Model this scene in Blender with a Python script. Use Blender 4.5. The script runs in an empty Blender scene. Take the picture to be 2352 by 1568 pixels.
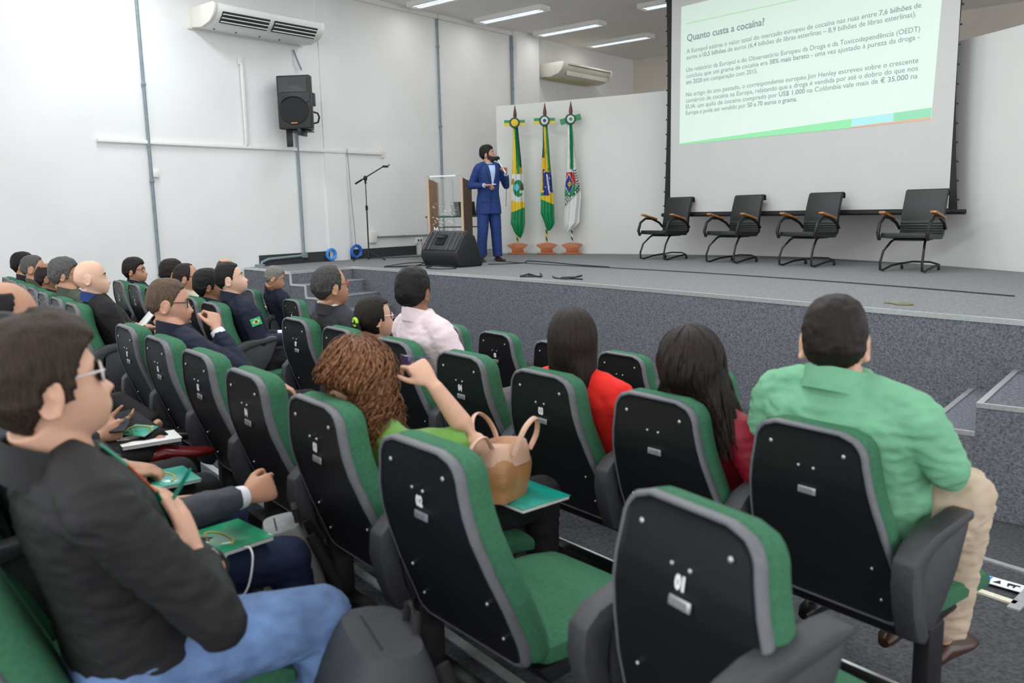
import bpy, bmesh, math, random
from math import sin, cos, pi, radians, atan2, hypot, exp, sqrt
from mathutils import Vector, Matrix, noise
random.seed(7)
scene = bpy.context.scene
COL = scene.collection
# ---------------------------------------------------------------- camera, world, lights, exposure
H = 1.80
cam = bpy.data.cameras.new('camera')
cam.sensor_width = 36.0
cam.lens = 1911.69 / 2352 * 36.0
cam.clip_start = 0.05
cam.dof.use_dof = True
cam.dof.focus_distance = 7.0
cam.dof.aperture_fstop = 3.4
camo = bpy.data.objects.new('camera', cam)
COL.objects.link(camo)
cr = Vector((0.76924, 0.63860, -0.02120))
cu = Vector((-0.08405, 0.13402, 0.98741))
cb = Vector((0.63340, -0.75778, 0.15676))
M = Matrix((cr, cu, cb)).transposed().to_4x4()
M.translation = (0, 0, H)
camo.matrix_world = M
scene.camera = camo
w = bpy.data.worlds.new('daylight'); scene.world = w; w.use_nodes = True
bg = w.node_tree.nodes['Background']
bg.inputs[0].default_value = (0.95, 0.97, 1.0, 1)
bg.inputs[1].default_value = 2.1
scene.view_settings.view_transform = 'Standard'
scene.view_settings.look = 'None'
scene.view_settings.exposure = 0.12
scene.view_settings.gamma = 1.0
scene.view_settings.use_curve_mapping = False


def area(name, loc, size, power, color=(1, 1, 1), rot=(0, 0, 0), sy=None):
    l = bpy.data.lights.new(name, 'AREA'); l.shape = 'RECTANGLE'
    l.size = size; l.size_y = sy or size; l.energy = power; l.color = color
    o = bpy.data.objects.new(name, l); o.location = loc; o.rotation_euler = rot
    COL.objects.link(o); return o


# fluorescent battens of the hall ceiling, outside the frame (over and behind the audience)
area('hall_lamp', (-10.1, 5.3, 5.30), 1.2, 62, (.92, .96, 1), sy=.5)
for lx, ly, pw in ((-7.2, 5.4, 45), (-4.2, 5.4, 55), (-8.0, 2.0, 16), (-5.2, 2.0, 60), (-2.0, 2.4, 60), (-6.0, -1.2, 35), (-2.5, -1.5, 60), (-1.2, 5.6, 45), (-9.0, 9.2, 30), (-6.4, 8.6, 45), (-3.6, 8.2, 55), (-.6, 8.0, 30)):
    area('hall_lamp', (lx, ly, 5.30), 1.6, pw, (.93, .97, 1), sy=.6)

# ---------------------------------------------------------------- helpers
MATS = {}


def nt(name):
    m = bpy.data.materials.new(name); m.use_nodes = True
    n = m.node_tree; b = n.nodes['Principled BSDF']; return m, n, b


def mat(name, col, rough=.6, metal=0., noise_amt=0., nscale=20., bump=0., bscale=80., spec=None, stretch=None, alpha=None, emit=None, coat=0., detail=3.):
    if name in MATS: return MATS[name]
    m, n, b = nt(name)
    b.inputs['Roughness'].default_value = rough
    b.inputs['Metallic'].default_value = metal
    b.inputs['Base Color'].default_value = (*col, 1)
    if spec is not None: b.inputs['Specular IOR Level'].default_value = spec
    if coat: b.inputs['Coat Weight'].default_value = coat
    if emit: b.inputs['Emission Color'].default_value = (*emit[0], 1); b.inputs['Emission Strength'].default_value = emit[1]
    tc = n.nodes.new('ShaderNodeTexCoord'); mp = n.nodes.new('ShaderNodeMapping')
    n.links.new(tc.outputs['Object'], mp.inputs[0])
    if stretch: mp.inputs['Scale'].default_value = stretch
    if noise_amt:
        t = n.nodes.new('ShaderNodeTexNoise'); t.inputs['Scale'].default_value = nscale; t.inputs['Detail'].default_value = detail
        n.links.new(mp.outputs[0], t.inputs['Vector'])
        r = n.nodes.new('ShaderNodeValToRGB')
        r.color_ramp.elements[0].position = .3; r.color_ramp.elements[1].position = .7
        r.color_ramp.elements[0].color = (*[c * (1 - noise_amt) for c in col], 1)
        r.color_ramp.elements[1].color = (*[min(1, c * (1 + noise_amt)) for c in col], 1)
        n.links.new(t.outputs[0], r.inputs[0]); n.links.new(r.outputs[0], b.inputs['Base Color'])
    if bump:
        t = n.nodes.new('ShaderNodeTexNoise'); t.inputs['Scale'].default_value = bscale; t.inputs['Detail'].default_value = 3
        n.links.new(mp.outputs[0], t.inputs['Vector'])
        bp = n.nodes.new('ShaderNodeBump'); bp.inputs['Strength'].default_value = min(1, bump); bp.inputs['Distance'].default_value = .01
        n.links.new(t.outputs[0], bp.inputs['Height']); n.links.new(bp.outputs[0], b.inputs['Normal'])
    MATS[name] = m
    return m


def tag(o, label=None, cat=None, group=None, kind=None):
    if label: o['label'] = label
    if cat: o['category'] = cat
    if group: o['group'] = group
    if kind: o['kind'] = kind
    return o


def thing(name, label, cat, loc=(0, 0, 0), yaw=0., group=None):
    """Empty at the base of a thing; yaw turns its +y clockwise from world +Y"""
    o = bpy.data.objects.new(name, None); COL.objects.link(o)
    o.empty_display_size = .1
    o.location = loc; o.rotation_euler = (0, 0, -yaw)
    return tag(o, label, cat, group)


class MB:
    def __init__(s): s.v = []; s.f = []; s.m = []
    def add(s, vs, fs, mi=0, M=None):
        k = len(s.v)
        if M is not None: vs = [M @ Vector(v) for v in vs]
        s.v += [tuple(v) for v in vs]; s.f += [tuple(k + i for i in f) for f in fs]; s.m += [mi] * len(fs)
        return s
    def box(s, c, d, mi=0, M=None):
        x, y, z = c; a, b, h = d[0] / 2, d[1] / 2, d[2] / 2
        vs = [(x + i * a, y + j * b, z + k * h) for k in (-1, 1) for j in (-1, 1) for i in (-1, 1)]
        return s.add(vs, [(0, 2, 3, 1), (4, 5, 7, 6), (0, 1, 5, 4), (2, 6, 7, 3), (0, 4, 6, 2), (1, 3, 7, 5)], mi, M)
    def rings(s, rs, mi=0, M=None, cap=True, close=False):
        n = len(rs[0]); vs = [p for r in rs for p in r]; fs = []
        R = len(rs)
        for i in range(R - 1 + (1 if close else 0)):
            a = i * n; b = ((i + 1) % R) * n
            for j in range(n):
                k = (j + 1) % n; fs.append((a + j, a + k, b + k, b + j))
        if cap and not close:
            fs.append(tuple(range(n - 1, -1, -1))); fs.append(tuple((R - 1) * n + j for j in range(n)))
        return s.add(vs, fs, mi, M)
    def tube(s, pts, r, n=10, mi=0, M=None, flat=1., up=None, close=False, cap=True):
        pts = [Vector(p) for p in pts]; N = len(pts)
        rr = r if isinstance(r, (list, tuple)) else [r] * N
        prev = None; rs = []
        for i, p in enumerate(pts):
            if close: t = pts[(i + 1) % N] - pts[i - 1]
            else: t = (pts[min(i + 1, N - 1)] - pts[max(i - 1, 0)])
            if t.length < 1e-9: t = Vector((0, 0, 1))
            t.normalize()
            u = Vector(up) if up else (prev if prev is not None else (Vector((0, 0, 1)) if abs(t.z) < .9 else Vector((1, 0, 0))))
            a = (u - t * u.dot(t))
            if a.length < 1e-6: a = Vector((1, 0, 0)) - t * t.x
            a.normalize(); b = t.cross(a); prev = a
            rs.append([p + (a * cos(2 * pi * j / n) * flat + b * sin(2 * pi * j / n)) * rr[i] for j in range(n)])
        return s.rings(rs, mi, M, cap, close)
    def ball(s, c, r, nu=16, nv=10, mi=0, M=None, R=None):
        c = Vector(c); r = (r, r, r) if not isinstance(r, (list, tuple)) else r
        rs = []
        for i in range(1, nv):
            t = pi * i / nv; ring = []
            for j in range(nu):
                a = 2 * pi * j / nu
                p = Vector((r[0] * sin(t) * cos(a), r[1] * sin(t) * sin(a), -r[2] * cos(t)))
                if R is not None: p = R @ p
                ring.append(c + p)
            rs.append(ring)
        return s.rings(rs, mi, M)
    def capsule(s, a, b, ra, rb, n=10, mi=0, M=None):
        a = Vector(a); b = Vector(b); d = (b - a); L = d.length; d = d / max(L, 1e-6)
        pts = []; rr = []
        for t in (-.98, -.8, -.5, 0): pts.append(a + d * ra * t); rr.append(ra * sqrt(1 - t * t))
        for t in (0, .5, .8, .98): pts.append(b + d * rb * t); rr.append(rb * sqrt(1 - t * t))
        return s.tube(pts, rr, n, mi, M)
    def prism(s, poly, z0, z1, mi=0, M=None, axis='z'):
        n = len(poly)
        def P(a, b, h): return (a, b, h) if axis == 'z' else ((h, a, b) if axis == 'x' else (a, h, b))
        vs = [P(a, b, z0) for a, b in poly] + [P(a, b, z1) for a, b in poly]
        fs = [tuple(range(n - 1, -1, -1)), tuple(range(n, 2 * n))] + [(i, (i + 1) % n, n + (i + 1) % n, n + i) for i in range(n)]
        return s.add(vs, fs, mi, M)
    def mesh(s, name, mats, smooth=True, bevel=0., seg=2, angle=40, fix=True):
        me = bpy.data.meshes.new(name); me.from_pydata(s.v, [], s.f)
        for m in (mats if isinstance(mats, (list, tuple)) else [mats]): me.materials.append(m)
        me.polygons.foreach_set('material_index', s.m)
        if fix or bevel:
            bm = bmesh.new(); bm.from_mesh(me)
            bmesh.ops.recalc_face_normals(bm, faces=bm.faces)
            if bevel:
                es = [e for e in bm.edges if len(e.link_faces) == 2 and e.calc_face_angle(0) > radians(30)]
                try: bmesh.ops.bevel(bm, geom=es, offset=bevel, segments=seg, affect='EDGES', profile=.5, clamp_overlap=True)
                except Exception: pass
            bm.to_mesh(me); bm.free()
        if smooth:
            me.polygons.foreach_set('use_smooth', [True] * len(me.polygons))
            try: me.set_sharp_from_angle(angle=radians(angle))
            except Exception: pass
        me.update()
        return me
    def build(s, name, mats, parent=None, **k):
        return link(name, s.mesh(name, mats, **k), parent)


def link(name, me, parent=None):
    o = bpy.data.objects.new(name, me); COL.objects.link(o)
    if parent is not None: o.parent = parent
    return o


def remesh(me, voxel, smooth=3, fac=.5):
    o = bpy.data.objects.new('tmp', me); COL.objects.link(o)
    r = o.modifiers.new('r', 'REMESH'); r.mode = 'VOXEL'; r.voxel_size = voxel; r.use_smooth_shade = True
    if smooth:
        s = o.modifiers.new('s', 'SMOOTH'); s.iterations = smooth; s.factor = fac
    dg = bpy.context.evaluated_depsgraph_get()
    dg.update()
    e = o.evaluated_get(dg)
    nm = bpy.data.meshes.new_from_object(e)
    for m in me.materials:
        if len(nm.materials) < len(me.materials): nm.materials.append(m)
    bpy.data.objects.remove(o); bpy.data.meshes.remove(me)
    nm.polygons.foreach_set('use_smooth', [True] * len(nm.polygons))
    return nm


def text_mesh(txt, size=1., offset=0., extrude=0., align='LEFT'):
    cu_ = bpy.data.curves.new('t', 'FONT'); cu_.body = txt; cu_.size = size; cu_.offset = offset; cu_.extrude = extrude
    cu_.align_x = align; cu_.resolution_u = 3
    o = bpy.data.objects.new('t', cu_); COL.objects.link(o)
    dg = bpy.context.evaluated_depsgraph_get(); dg.update()
    me = bpy.data.meshes.new_from_object(o.evaluated_get(dg))
    bpy.data.objects.remove(o); bpy.data.curves.remove(cu_)
    vs = [tuple(v.co) for v in me.vertices]; fs = [tuple(p.vertices) for p in me.polygons]
    bpy.data.meshes.remove(me)
    return vs, fs


def copy_tree(o, label=None, loc=None, yaw=None, group=None, skip=()):
    r = o.copy(); COL.objects.link(r)
    if label: r['label'] = label
    if group: r['group'] = group
    if loc is not None: r.location = loc
    if yaw is not None: r.rotation_euler = (0, 0, -yaw)
    for c in list(o.children):
        if c.name.split('.')[0] in skip: continue
        k = c.copy(); COL.objects.link(k); k.parent = r
        for g_ in c.children:
            q = g_.copy(); COL.objects.link(q); q.parent = k
    return r


# ---------------------------------------------------------------- materials
WALL = mat('painted_wall', (.78, .785, .775), .75, noise_amt=.03, nscale=1.2, bump=.08, bscale=30)
CEIL = mat('painted_ceiling', (.80, .77, .73), .85, noise_amt=.03, nscale=2)
PART = mat('partition_paint', (.68, .68, .65), .7, noise_amt=.02, nscale=1.5, bump=.04, bscale=30)
BACKW = mat('back_wall_paint', (.74, .68, .60), .85, noise_amt=.05, nscale=1.)
CARPET = mat('grey_carpet', (.075, .078, .085), .95, noise_amt=.38, nscale=55, bump=.6, bscale=160, detail=6, spec=.15)
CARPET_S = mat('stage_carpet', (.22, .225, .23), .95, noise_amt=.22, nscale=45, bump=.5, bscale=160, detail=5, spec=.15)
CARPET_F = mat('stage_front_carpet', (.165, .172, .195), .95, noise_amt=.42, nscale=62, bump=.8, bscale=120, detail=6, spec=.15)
CARPET_D = mat('skirting_carpet', (.05, .052, .056), .95, noise_amt=.3, nscale=60, bump=.5, bscale=120, spec=.1)
ALU = mat('aluminium_nosing', (.72, .73, .74), .35, .75, noise_amt=.1, nscale=60)
CREAM = mat('cream_nosing', (.72, .68, .55), .6, noise_amt=.1, nscale=30)
PIPE = mat('grey_conduit', (.20, .25, .28), .5, noise_amt=.12, nscale=20)
WHITEP = mat('white_plastic', (.78, .78, .76), .45, noise_amt=.03, nscale=10)
OFFW = mat('offwhite_plastic', (.74, .72, .66), .5, noise_amt=.05, nscale=8)
BLACKP = mat('black_plastic', (.012, .012, .014), .42, bump=.25, bscale=260, noise_amt=.1, nscale=40)
GREYP = mat('charcoal_plastic', (.040, .041, .046), .45, bump=.35, bscale=300, noise_amt=.1, nscale=50)
RIM = mat('highlight_rim_plastic', (.125, .128, .142), .38, bump=.3, bscale=300, noise_amt=.08, nscale=50)  # black plastic; the grey paints in light caught along the edge
SHELL = mat('black_shell_plastic', (.0085, .009, .0105), .36, bump=.18, bscale=350, noise_amt=.08, nscale=30)
GREEN = mat('green_seat_fabric', (.044, .155, .083), .88, noise_amt=.14, nscale=90, bump=.35, bscale=700, spec=.25)
STEEL = mat('brushed_steel', (.55, .56, .58), .38, .75, noise_amt=.15, nscale=60)
BLACKM = mat('black_metal', (.012, .012, .013), .4, .3, noise_amt=.1, nscale=30)
WHITEINK = mat('white_print', (.8, .82, .84), .5, noise_amt=.02, nscale=40)
ORANGE = mat('orange_badge', (.8, .25, .02), .4, noise_amt=.05, nscale=40)

# ---------------------------------------------------------------- room shell
def struct(name, mb, m, **k):
    return tag(mb.build(name, m, **k), kind='structure')


CE = 5.434
mb = MB(); mb.box((-2.5, 8, -.1), (18.2, 24, .2)); struct('floor', mb, CARPET, smooth=False)
mb = MB(); mb.box((-11.6, 7.6, CE / 2), (.2, 23.4, CE)); struct('wall_left', mb, WALL, smooth=False)
mb = MB(); mb.box((-2.5, 7.6, CE + .1), (18.2, 23.6, .2)); struct('ceiling', mb, CEIL, smooth=False)
mb = MB(); mb.box((-2.5, 18.9, CE / 2), (18.2, .3, CE)); struct('wall_back', mb, BACKW, smooth=False)
mb = MB(); mb.box((-11.49, 9.17, CE / 2), (.04, .44, CE)); struct('trim_1', mb, WALL, smooth=False)
mb = MB(); mb.box((-11.42, 14.3, CE / 2), (.16, .74, CE)); struct('trim_2', mb, WALL, smooth=False)
mb = MB(); mb.box((-11.47, 9.0, CE - .04), (.06, 11.5, .08)); struct('trim_3', mb, CEIL, smooth=False)

# stage block with a curved front edge
EDGE = [(-9.88, 8.12), (-8.8, 7.97), (-7.82, 7.81), (-6.8, 7.68), (-5.86, 7.50), (-4.9, 7.31), (-4.16, 7.14), (-3.26, 6.92), (-2.6, 6.76), (-1.93, 6.59), (-.89, 6.36), (.6, 6.02), (2.2, 5.7)]
SZ = .995
poly = [(-11.5, 7.30), (-10.98, 7.23), (-9.88, 6.98)] + EDGE + [(2.2, 18.7), (-11.5, 18.7)]
mb = MB(); n = len(poly)
mb.add([(x, y, SZ) for x, y in poly] + [(x, y, 0) for x, y in poly], [tuple(range(n))], 0)
mb.add([(x, y, z) for x, y in poly for z in (0, SZ)], [(2 * i, 2 * ((i + 1) % n), 2 * ((i + 1) % n) + 1, 2 * i + 1) for i in range(n)], 1)
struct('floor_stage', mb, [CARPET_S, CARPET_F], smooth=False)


def strip(name, pts, z, wd=.028, ht=.022, m=ALU, up=.0):
    """edge trim following the polyline pts at height z"""
    mb = MB(); rs = []
    for i, (x, y) in enumerate(pts):
        a = Vector(pts[max(i - 1, 0)]); b = Vector(pts[min(i + 1, len(pts) - 1)])
        t = (b - a).normalized(); nn = Vector((-t.y, t.x))
        rs.append([(x + nn.x * q, y + nn.y * q, zz) for q, zz in ((-.006, z - ht), (wd, z - ht), (wd, z + .006), (-.006, z + .006))])
    mb.rings(rs); return struct(name, mb, m, smooth=False)


strip('trim_4', EDGE, SZ, ht=.03)
strip('trim_5', [(-11.5, 7.30), (-10.98, 7.23), (-9.88, 6.98)], SZ, ht=.03)
strip('trim_6', [(-9.88, 6.98), (-9.88, 8.12)], SZ, ht=.03)
# baseboard of dark carpet along the left wall on the stage
mb = MB(); mb.box((-11.49, 9.28, SZ + .085), (.03, 3.4, .17)); struct('baseboard_left', mb, CARPET_D, smooth=False)


def stair(name, label, steps, y0, yf, sgn, trims=True):
    """steps: list of (x0,x1,z); y0 front plane; yf(x) back (stage face)"""
    t = thing(name, label, 'stairs', ((steps[0][0] + steps[-1][1]) / 2, y0 + .6, 0))
    ox, oy = t.location[0], t.location[1]
    mb = MB(); tr = MB()
    for x0, x1, z in steps:
        mb.prism([(x0 - ox, y0 - oy), (x1 - ox, y0 - oy), (x1 - ox, yf((x0 + x1) / 2) - oy + .05), (x0 - ox, yf((x0 + x1) / 2) - oy + .05)], 0, z)
        xe = x1 if sgn > 0 else x0           # the nosing side
        tr.box((xe - ox - sgn * .012, (y0 + yf(xe)) / 2 - oy, z + .001), (.034, yf(xe) - y0, .014))
        tr.box(((x0 + x1) / 2 - ox, y0 - oy + .008, z - .004), (x1 - x0, .026, .026))
        if name == 'stage_stairs' and sgn > 0:
            tr.box((x0 - ox + .012, y0 - oy + .004, z + .09), (.03, .02, .17))
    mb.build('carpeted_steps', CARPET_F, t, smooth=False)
    tr.build('edge_trim', ALU, t, smooth=False)
    return t


stair('stage_stairs', 'low carpeted stairs with metal edges at the left end of the stage', [(-9.87 + .33 * k, -9.87 + .33 * (k + 1) + .005, .995 - .17 * (k + 1)) for k in range(5)], 6.98, lambda x: 8.1 - .17 * (x + 9.88), 1)
stair('stage_stairs', 'carpeted stairs with metal edges beside the green shirt man, right of the stage front', [(-1.74, -1.47, .145), (-1.47, -1.2, .315), (-1.2, -.93, .485), (-.93, -.66, .655), (-.66, -.39, .825), (-.39, .8, .99)], 5.2, lambda x: 6.36 - .225 * (x + .89), -1)

# shallow seating tiers with nosings (rows run slightly oblique to the stage)
def tier(z0, z1, f, b, name='floor_platform'):
    mb = MB(); mb.prism([(-11.5, b(-11.5)), (3, b(3)), (3, f(3)), (-11.5, f(-11.5))], z0, z1); return struct(name, mb, CARPET, smooth=False)


fA = lambda x: 2.05 - .225 * (x + 2.1)
fB = lambda x: 3.04 - .20 * (x + 2.08)
fC = lambda x: 4.15 - .24 * (x + .86)
fM = lambda x: 4.58 - .25 * (x + .88)
back = lambda x: -3.9
tier(-.05, .015, fM, back)
tier(-.05, .03, fC, back, 'floor_platform')
tier(-.05, .215, fB, back, 'floor_platform')
tier(-.05, .266, fA, back, 'floor_platform')
tier(-.05, .31, lambda x: fA(x) - 1.0, back, 'floor_platform')


def nosing(name, f, x0, x1, z, m=ALU):
    return strip(name, [(x0 + (x1 - x0) * i / 4, f(x0 + (x1 - x0) * i / 4) - .03) for i in range(5)], z, wd=.032, ht=.02, m=m)


nosing('trim_7', fA, -11, 1.5, .268)
nosing('trim_8', fB, -11, -.1, .217)
nosing('trim_9', fC, -1.9, -.52, .034, CREAM)
nosing('trim_10', fM, -4.5, 1.5, .02)
strip('trim_11', [(-.50, 3.98), (-.44, 4.45)], .034, wd=.045)

# curved partition behind the stage
PP = [(-10.2, 11.89), (-8.86, 12.17), (-7.72, 12.39), (-6.47, 12.53), (-5.44, 12.60), (-4.66, 12.50), (-3.88, 12.15), (-2.91, 11.65), (-2.11, 11.12), (-1.53, 10.67), (-.7, 10.0), (.2, 9.1), (1.2, 8.0), (2.0, 7.0)]
# smooth the arc
for _ in range(2):
    Q = [PP[0]]
    for a, b in zip(PP, PP[1:]): Q += [(a[0] * .75 + b[0] * .25, a[1] * .75 + b[1] * .25), (a[0] * .25 + b[0] * .75, a[1] * .25 + b[1] * .75)]
    PP = Q + [PP[-1]]
mb = MB(); rs = []
for i, (x, y) in enumerate(PP):
    a = Vector(PP[max(i - 1, 0)]); b = Vector(PP[min(i + 1, len(PP) - 1)]); t = (b - a).normalized(); nn = Vector((-t.y, t.x)) * .1
    rs.append([(x, y, SZ), (x + nn.x, y + nn.y, SZ), (x + nn.x, y + nn.y, 3.66), (x, y, 3.66)])
mb.rings(rs); struct('wall_partition', mb, PART, angle=30)

# ---------------------------------------------------------------- wall services
def pipe(name, label, pts, r=.022, m=PIPE, cat='conduit', clamps=0):
    p0 = pts[0]
    t = thing(name, label, cat, p0)
    L = [Vector(p) - Vector(p0) for p in pts]
    mb = MB(); mb.tube(L, r, 10); mb.build('tube', m, t)
    cl = MB()
    for i in range(clamps):
        f = (i + .6) / clamps; p = L[0].lerp(L[-1], f)
        cl.box(tuple(p), (.05, .05, .035))
    if clamps: cl.build('clamp', m, t, bevel=.003)
    return t


pipe('conduit', 'long grey vertical conduit on the white wall, leftmost, above the seated officers', [(-11.46, 5.92, .2), (-11.46, 5.92, CE)], clamps=4)
t = pipe('conduit', 'grey conduit dropping from the wall loudspeaker and bending left above the stage stairs', [(-11.46, 8.41, 3.2), (-11.46, 8.41, 1.16), (-11.46, 8.38, 1.12), (-11.46, 7.72, 1.10), (-11.46, 7.6, 1.06), (-11.46, 7.56, .9), (-11.46, 7.56, .05)])
t.children[0].name = 'tube'
b_ = MB(); b_.box((0, 0, -2.07), (.07, .10, .09)); b_.box((0, -.85, -2.28), (.09, .13, .22)); b_.build('junction_box', PIPE, t, bevel=.006)
pipe('conduit', 'grey vertical conduit behind the lectern, rising to the ceiling', [(-11.46, 11.72, 1.05), (-11.46, 11.72, CE)], clamps=3)
pipe('conduit', 'short grey conduit high in the corner above the flags', [(-11.46, 13.9, 3.0), (-11.46, 13.9, CE)], clamps=3)
t = pipe('conduit', 'horizontal dark conduit low on the wall behind the microphone stand', [(-11.46, 10.02, 1.36), (-11.46, 11.1, 1.35), (-11.46, 12.1, 1.35)], .018, clamps=2)
bx = MB(); bx.box((0, 0, 0), (.05, .16, .20)); o = bx.build('switch_box', OFFW, None, bevel=.006); o.location = (-11.475, 9.92, 1.36); tag(o, 'cream switch box on the wall at the left end of the horizontal conduit', 'switch box')
t = thing('wall_socket', 'white double socket on the wall left of the lectern', 'socket', (-11.475, 11.05, 1.26))
bx = MB(); bx.box((0, 0, 0), (.04, .17, .12)); bx.build('plate', WHITEP, t, bevel=.006)
bx = MB(); bx.box((.022, -.035, 0), (.006, .03, .04)); bx.box((.022, .035, 0), (.006, .03, .04)); bx.build('outlet', GREYP, t)
bx = MB(); bx.box((0, .01, -.26), (.03, .07, .4)); bx.build('trunk', WHITEP, t)
t = thing('cable_trunking', 'white horizontal cable trunking running across the left wall below the loudspeaker', 'trunking', (-11.465, 7.7, 2.83))
bx = MB(); bx.box((0, .02, 0), (.03, 5.0, .05)); bx.build('channel', WHITEP, t, bevel=.004)
bx = MB(); bx.box((0, -.22, .62), (.03, .045, 1.22)); bx.build('channel', WHITEP, t, bevel=.004)
o = MB().box((0, 0, 0), (.035, .07, .11)).build('junction_box', WHITEP, None, bevel=.006); o.location = (-11.48, 7.47, 4.10); tag(o, 'small white box at the top of the vertical cable trunking', 'junction box')
o = MB().box((0, 0, 0), (.035, .10, .10)).build('junction_box', WHITEP, None, bevel=.006); o.location = (-11.48, 5.99, 2.40); tag(o, 'small white box on the leftmost conduit', 'junction box')
o = MB().box((0, 0, 0), (.035, .07, .13)).build('junction_box', OFFW, None, bevel=.006); o.location = (-11.48, 10.24, 2.82); tag(o, 'small white box at the right end of the horizontal trunking', 'junction box')
t = thing('loose_cable', 'short dark cable hanging from the wall under the large air conditioner', 'cable', (-11.47, 8.44, 4.32))
MB().tube([(0, 0, .06), (.02, .01, 0), (.05, .03, -.10), (.06, .07, -.20), (.07, .09, -.25)], .012, 8).build('wire', PIPE, t)
MB().tube([(0, .01, .06), (.03, .02, -.02), (.05, .06, -.14), (.05, .11, -.24)], .008, 8).build('wire', PIPE, t)

# ---------------------------------------------------------------- air conditioners
def aircon(label, y0, y1, zb, yellow=False, xw=-11.5):
    L = y1 - y0
    t = thing('air_conditioner', label, 'air conditioner', (xw, (y0 + y1) / 2, zb))
    body = mat('aircon_shell_aged', (.66, .64, .56), .45, noise_amt=.05, nscale=5) if yellow else WHITEP
    prof = [(0.02, .0), (.30, -.03), (.52, .02), (.62, .10), (.655, .17), (.655, .235), (.62, .26), (.02, .26)]
    mb = MB(); mb.prism(prof, -L / 2 + .05, L / 2 - .05, M=Matrix(((1, 0, 0, 0), (0, 0, 1, 0), (0, 1, 0, 0), (0, 0, 0, 1)))); mb.build('casing', body, t, bevel=.01)
    for s in (-1, 1):
        e = MB(); p2 = [(a * 1.01 + .003, b * 1.03 - .003) for a, b in prof]
        e.prism(p2, s * (L / 2 - .06), s * L / 2, M=Matrix(((1, 0, 0, 0), (0, 0, 1, 0), (0, 1, 0, 0), (0, 0, 0, 1)))); e.build('end_cap', OFFW, t, bevel=.015)
    if not yellow:
        # air outlet on the lower front slope, two bays with louvres
        for s in (-1, 1):
            bay = MB(); q = [(.535, .012), (.548, .004), (.665, .135), (.655, .145)]
            bay.prism(q, s * .04, s * (L / 2 - .14), M=Matrix(((1, 0, 0, 0), (0, 0, 1, 0), (0, 1, 0, 0), (0, 0, 0, 1))))
            b1 = bay.build('air_outlet', mat('dark_outlet', (.035, .04, .03), .7, noise_amt=.1), t, smooth=False)
            for k in range(3):
                f = (k + .5) / 3; x = .55 + f * .11; z = .006 + f * .13
                lv = MB(); lv.box((x + .008, s * (L / 4 - .05), z - .008), (.028, L / 2 - .2, .010)); lv.build('louvre', WHITEP, b1)
        sc_ = MB()
        for y in (-.75, -.4, .0, .35): sc_.ball((.30, y, -.035), .012, 8, 6)
        sc_.build('screw', GREYP, t)
    else:
        pn = MB(); pn.box((.60, .05, .045), (.012, L - .35, .10), M=Matrix.Rotation(0, 4, 'X')); pn.build('front_flap', body, t, bevel=.004)
        st = MB(); st.box((.668, .05, .20), (.01, L - .3, .012)); st.build('air_slot', GREYP, t)
        bt = MB(); bt.box((.2, -.1, -.03), (.30, L * .8, .02)); bt.build('bottom_grille', mat('yellowed_plastic', (.55, .48, .25), .6, noise_amt=.1), t, bevel=.004)
    br = MB(); br.box((.015, 0, .13), (.03, L + .08, .30)); br.build('wall_plate', OFFW, t, bevel=.005)
    return t


aircon('white air conditioner with open louvres on the left wall above the loudspeaker', 6.7, 8.6, 4.47)
aircon('smaller looking yellowed air conditioner at the back beyond the partition', 14.82, 16.75, 4.62, True, xw=-11.485)

# ---------------------------------------------------------------- wall loudspeaker
t = thing('wall_loudspeaker', 'black loudspeaker hung high on the left wall by a bracket', 'loudspeaker', (-11.0, 8.05, 3.10), radians(146))
t.scale = (1.12, 1, 1.0)
w2, hh, dd_ = .235, .80, .40
mb = MB(); mb.prism([(-w2, 0), (w2, 0), (w2 * .99, -.12), (w2 * .62, -dd_), (-w2 * .62, -dd_), (-w2 * .99, -.12)], 0, hh); mb.build('cabinet', BLACKP, t, bevel=.02, seg=3)
GR = mat('speaker_grille', (.02, .021, .024), .55, bump=.9, bscale=500, noise_amt=.3, nscale=300)
g_ = MB()
g_.tube([(0, .004, .27), (0, .022, .27)], [.215, .19], 40); g_.build('woofer_grille', GR, t)
# horn: flared rectangular recess built as a raised frame with inner slopes
hn = MB()
o_ = [(-.20, .55), (.20, .55), (.20, .765), (-.20, .765)]; i_ = [(-.06, .64), (.06, .64), (.06, .70), (-.06, .70)]
hn.add([(x, .012, z) for x, z in o_] + [(x, -.0 + .004, z) for x, z in i_] , [(0, 1, 5, 4), (1, 2, 6, 5), (2, 3, 7, 6), (3, 0, 4, 7), (4, 5, 6, 7)])
fr = mat('horn_plastic', (.022, .024, .028), .35, noise_amt=.08, nscale=40)
hn.build('horn', fr, t, smooth=False)
ar = MB()
for k in range(12):
    a0 = pi * (.18 + .64 * k / 12); a1 = pi * (.18 + .64 * (k + 1) / 12)
    ar.add([(cos(a) * r, y, .27 + sin(a) * r) for a in (a0, a1) for r, y in ((.215, .028), (.27, .008))], [(0, 2, 3, 1)])
ar.build('baffle_ring', fr, t, smooth=True)
MB().box((0, .026, .085), (.09, .006, .014)).build('badge', ORANGE, t)
bk = MB(); bk.box((-.06, -.12, -.05), (.05, .30, .10)); bk.box((.14, -.16, -.13), (.09, .015, .26)); bk.box((.0, -.25, -.02), (.30, .30, .02)); bk.build('bracket', BLACKM, t, bevel=.004)
hd = MB(); hd.tube([(-.17, -.30, .10), (-.23, -.33, .12), (-.25, -.34, .20), (-.23, -.33, .26), (-.17, -.30, .28)], .014, 8); hd.build('side_handle', BLACKM, t)
hd = MB(); hd.box((-.17, -.26, .46), (.10, .10, .20)); hd.build('rear_recess', GREYP, t, bevel=.01)

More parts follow.
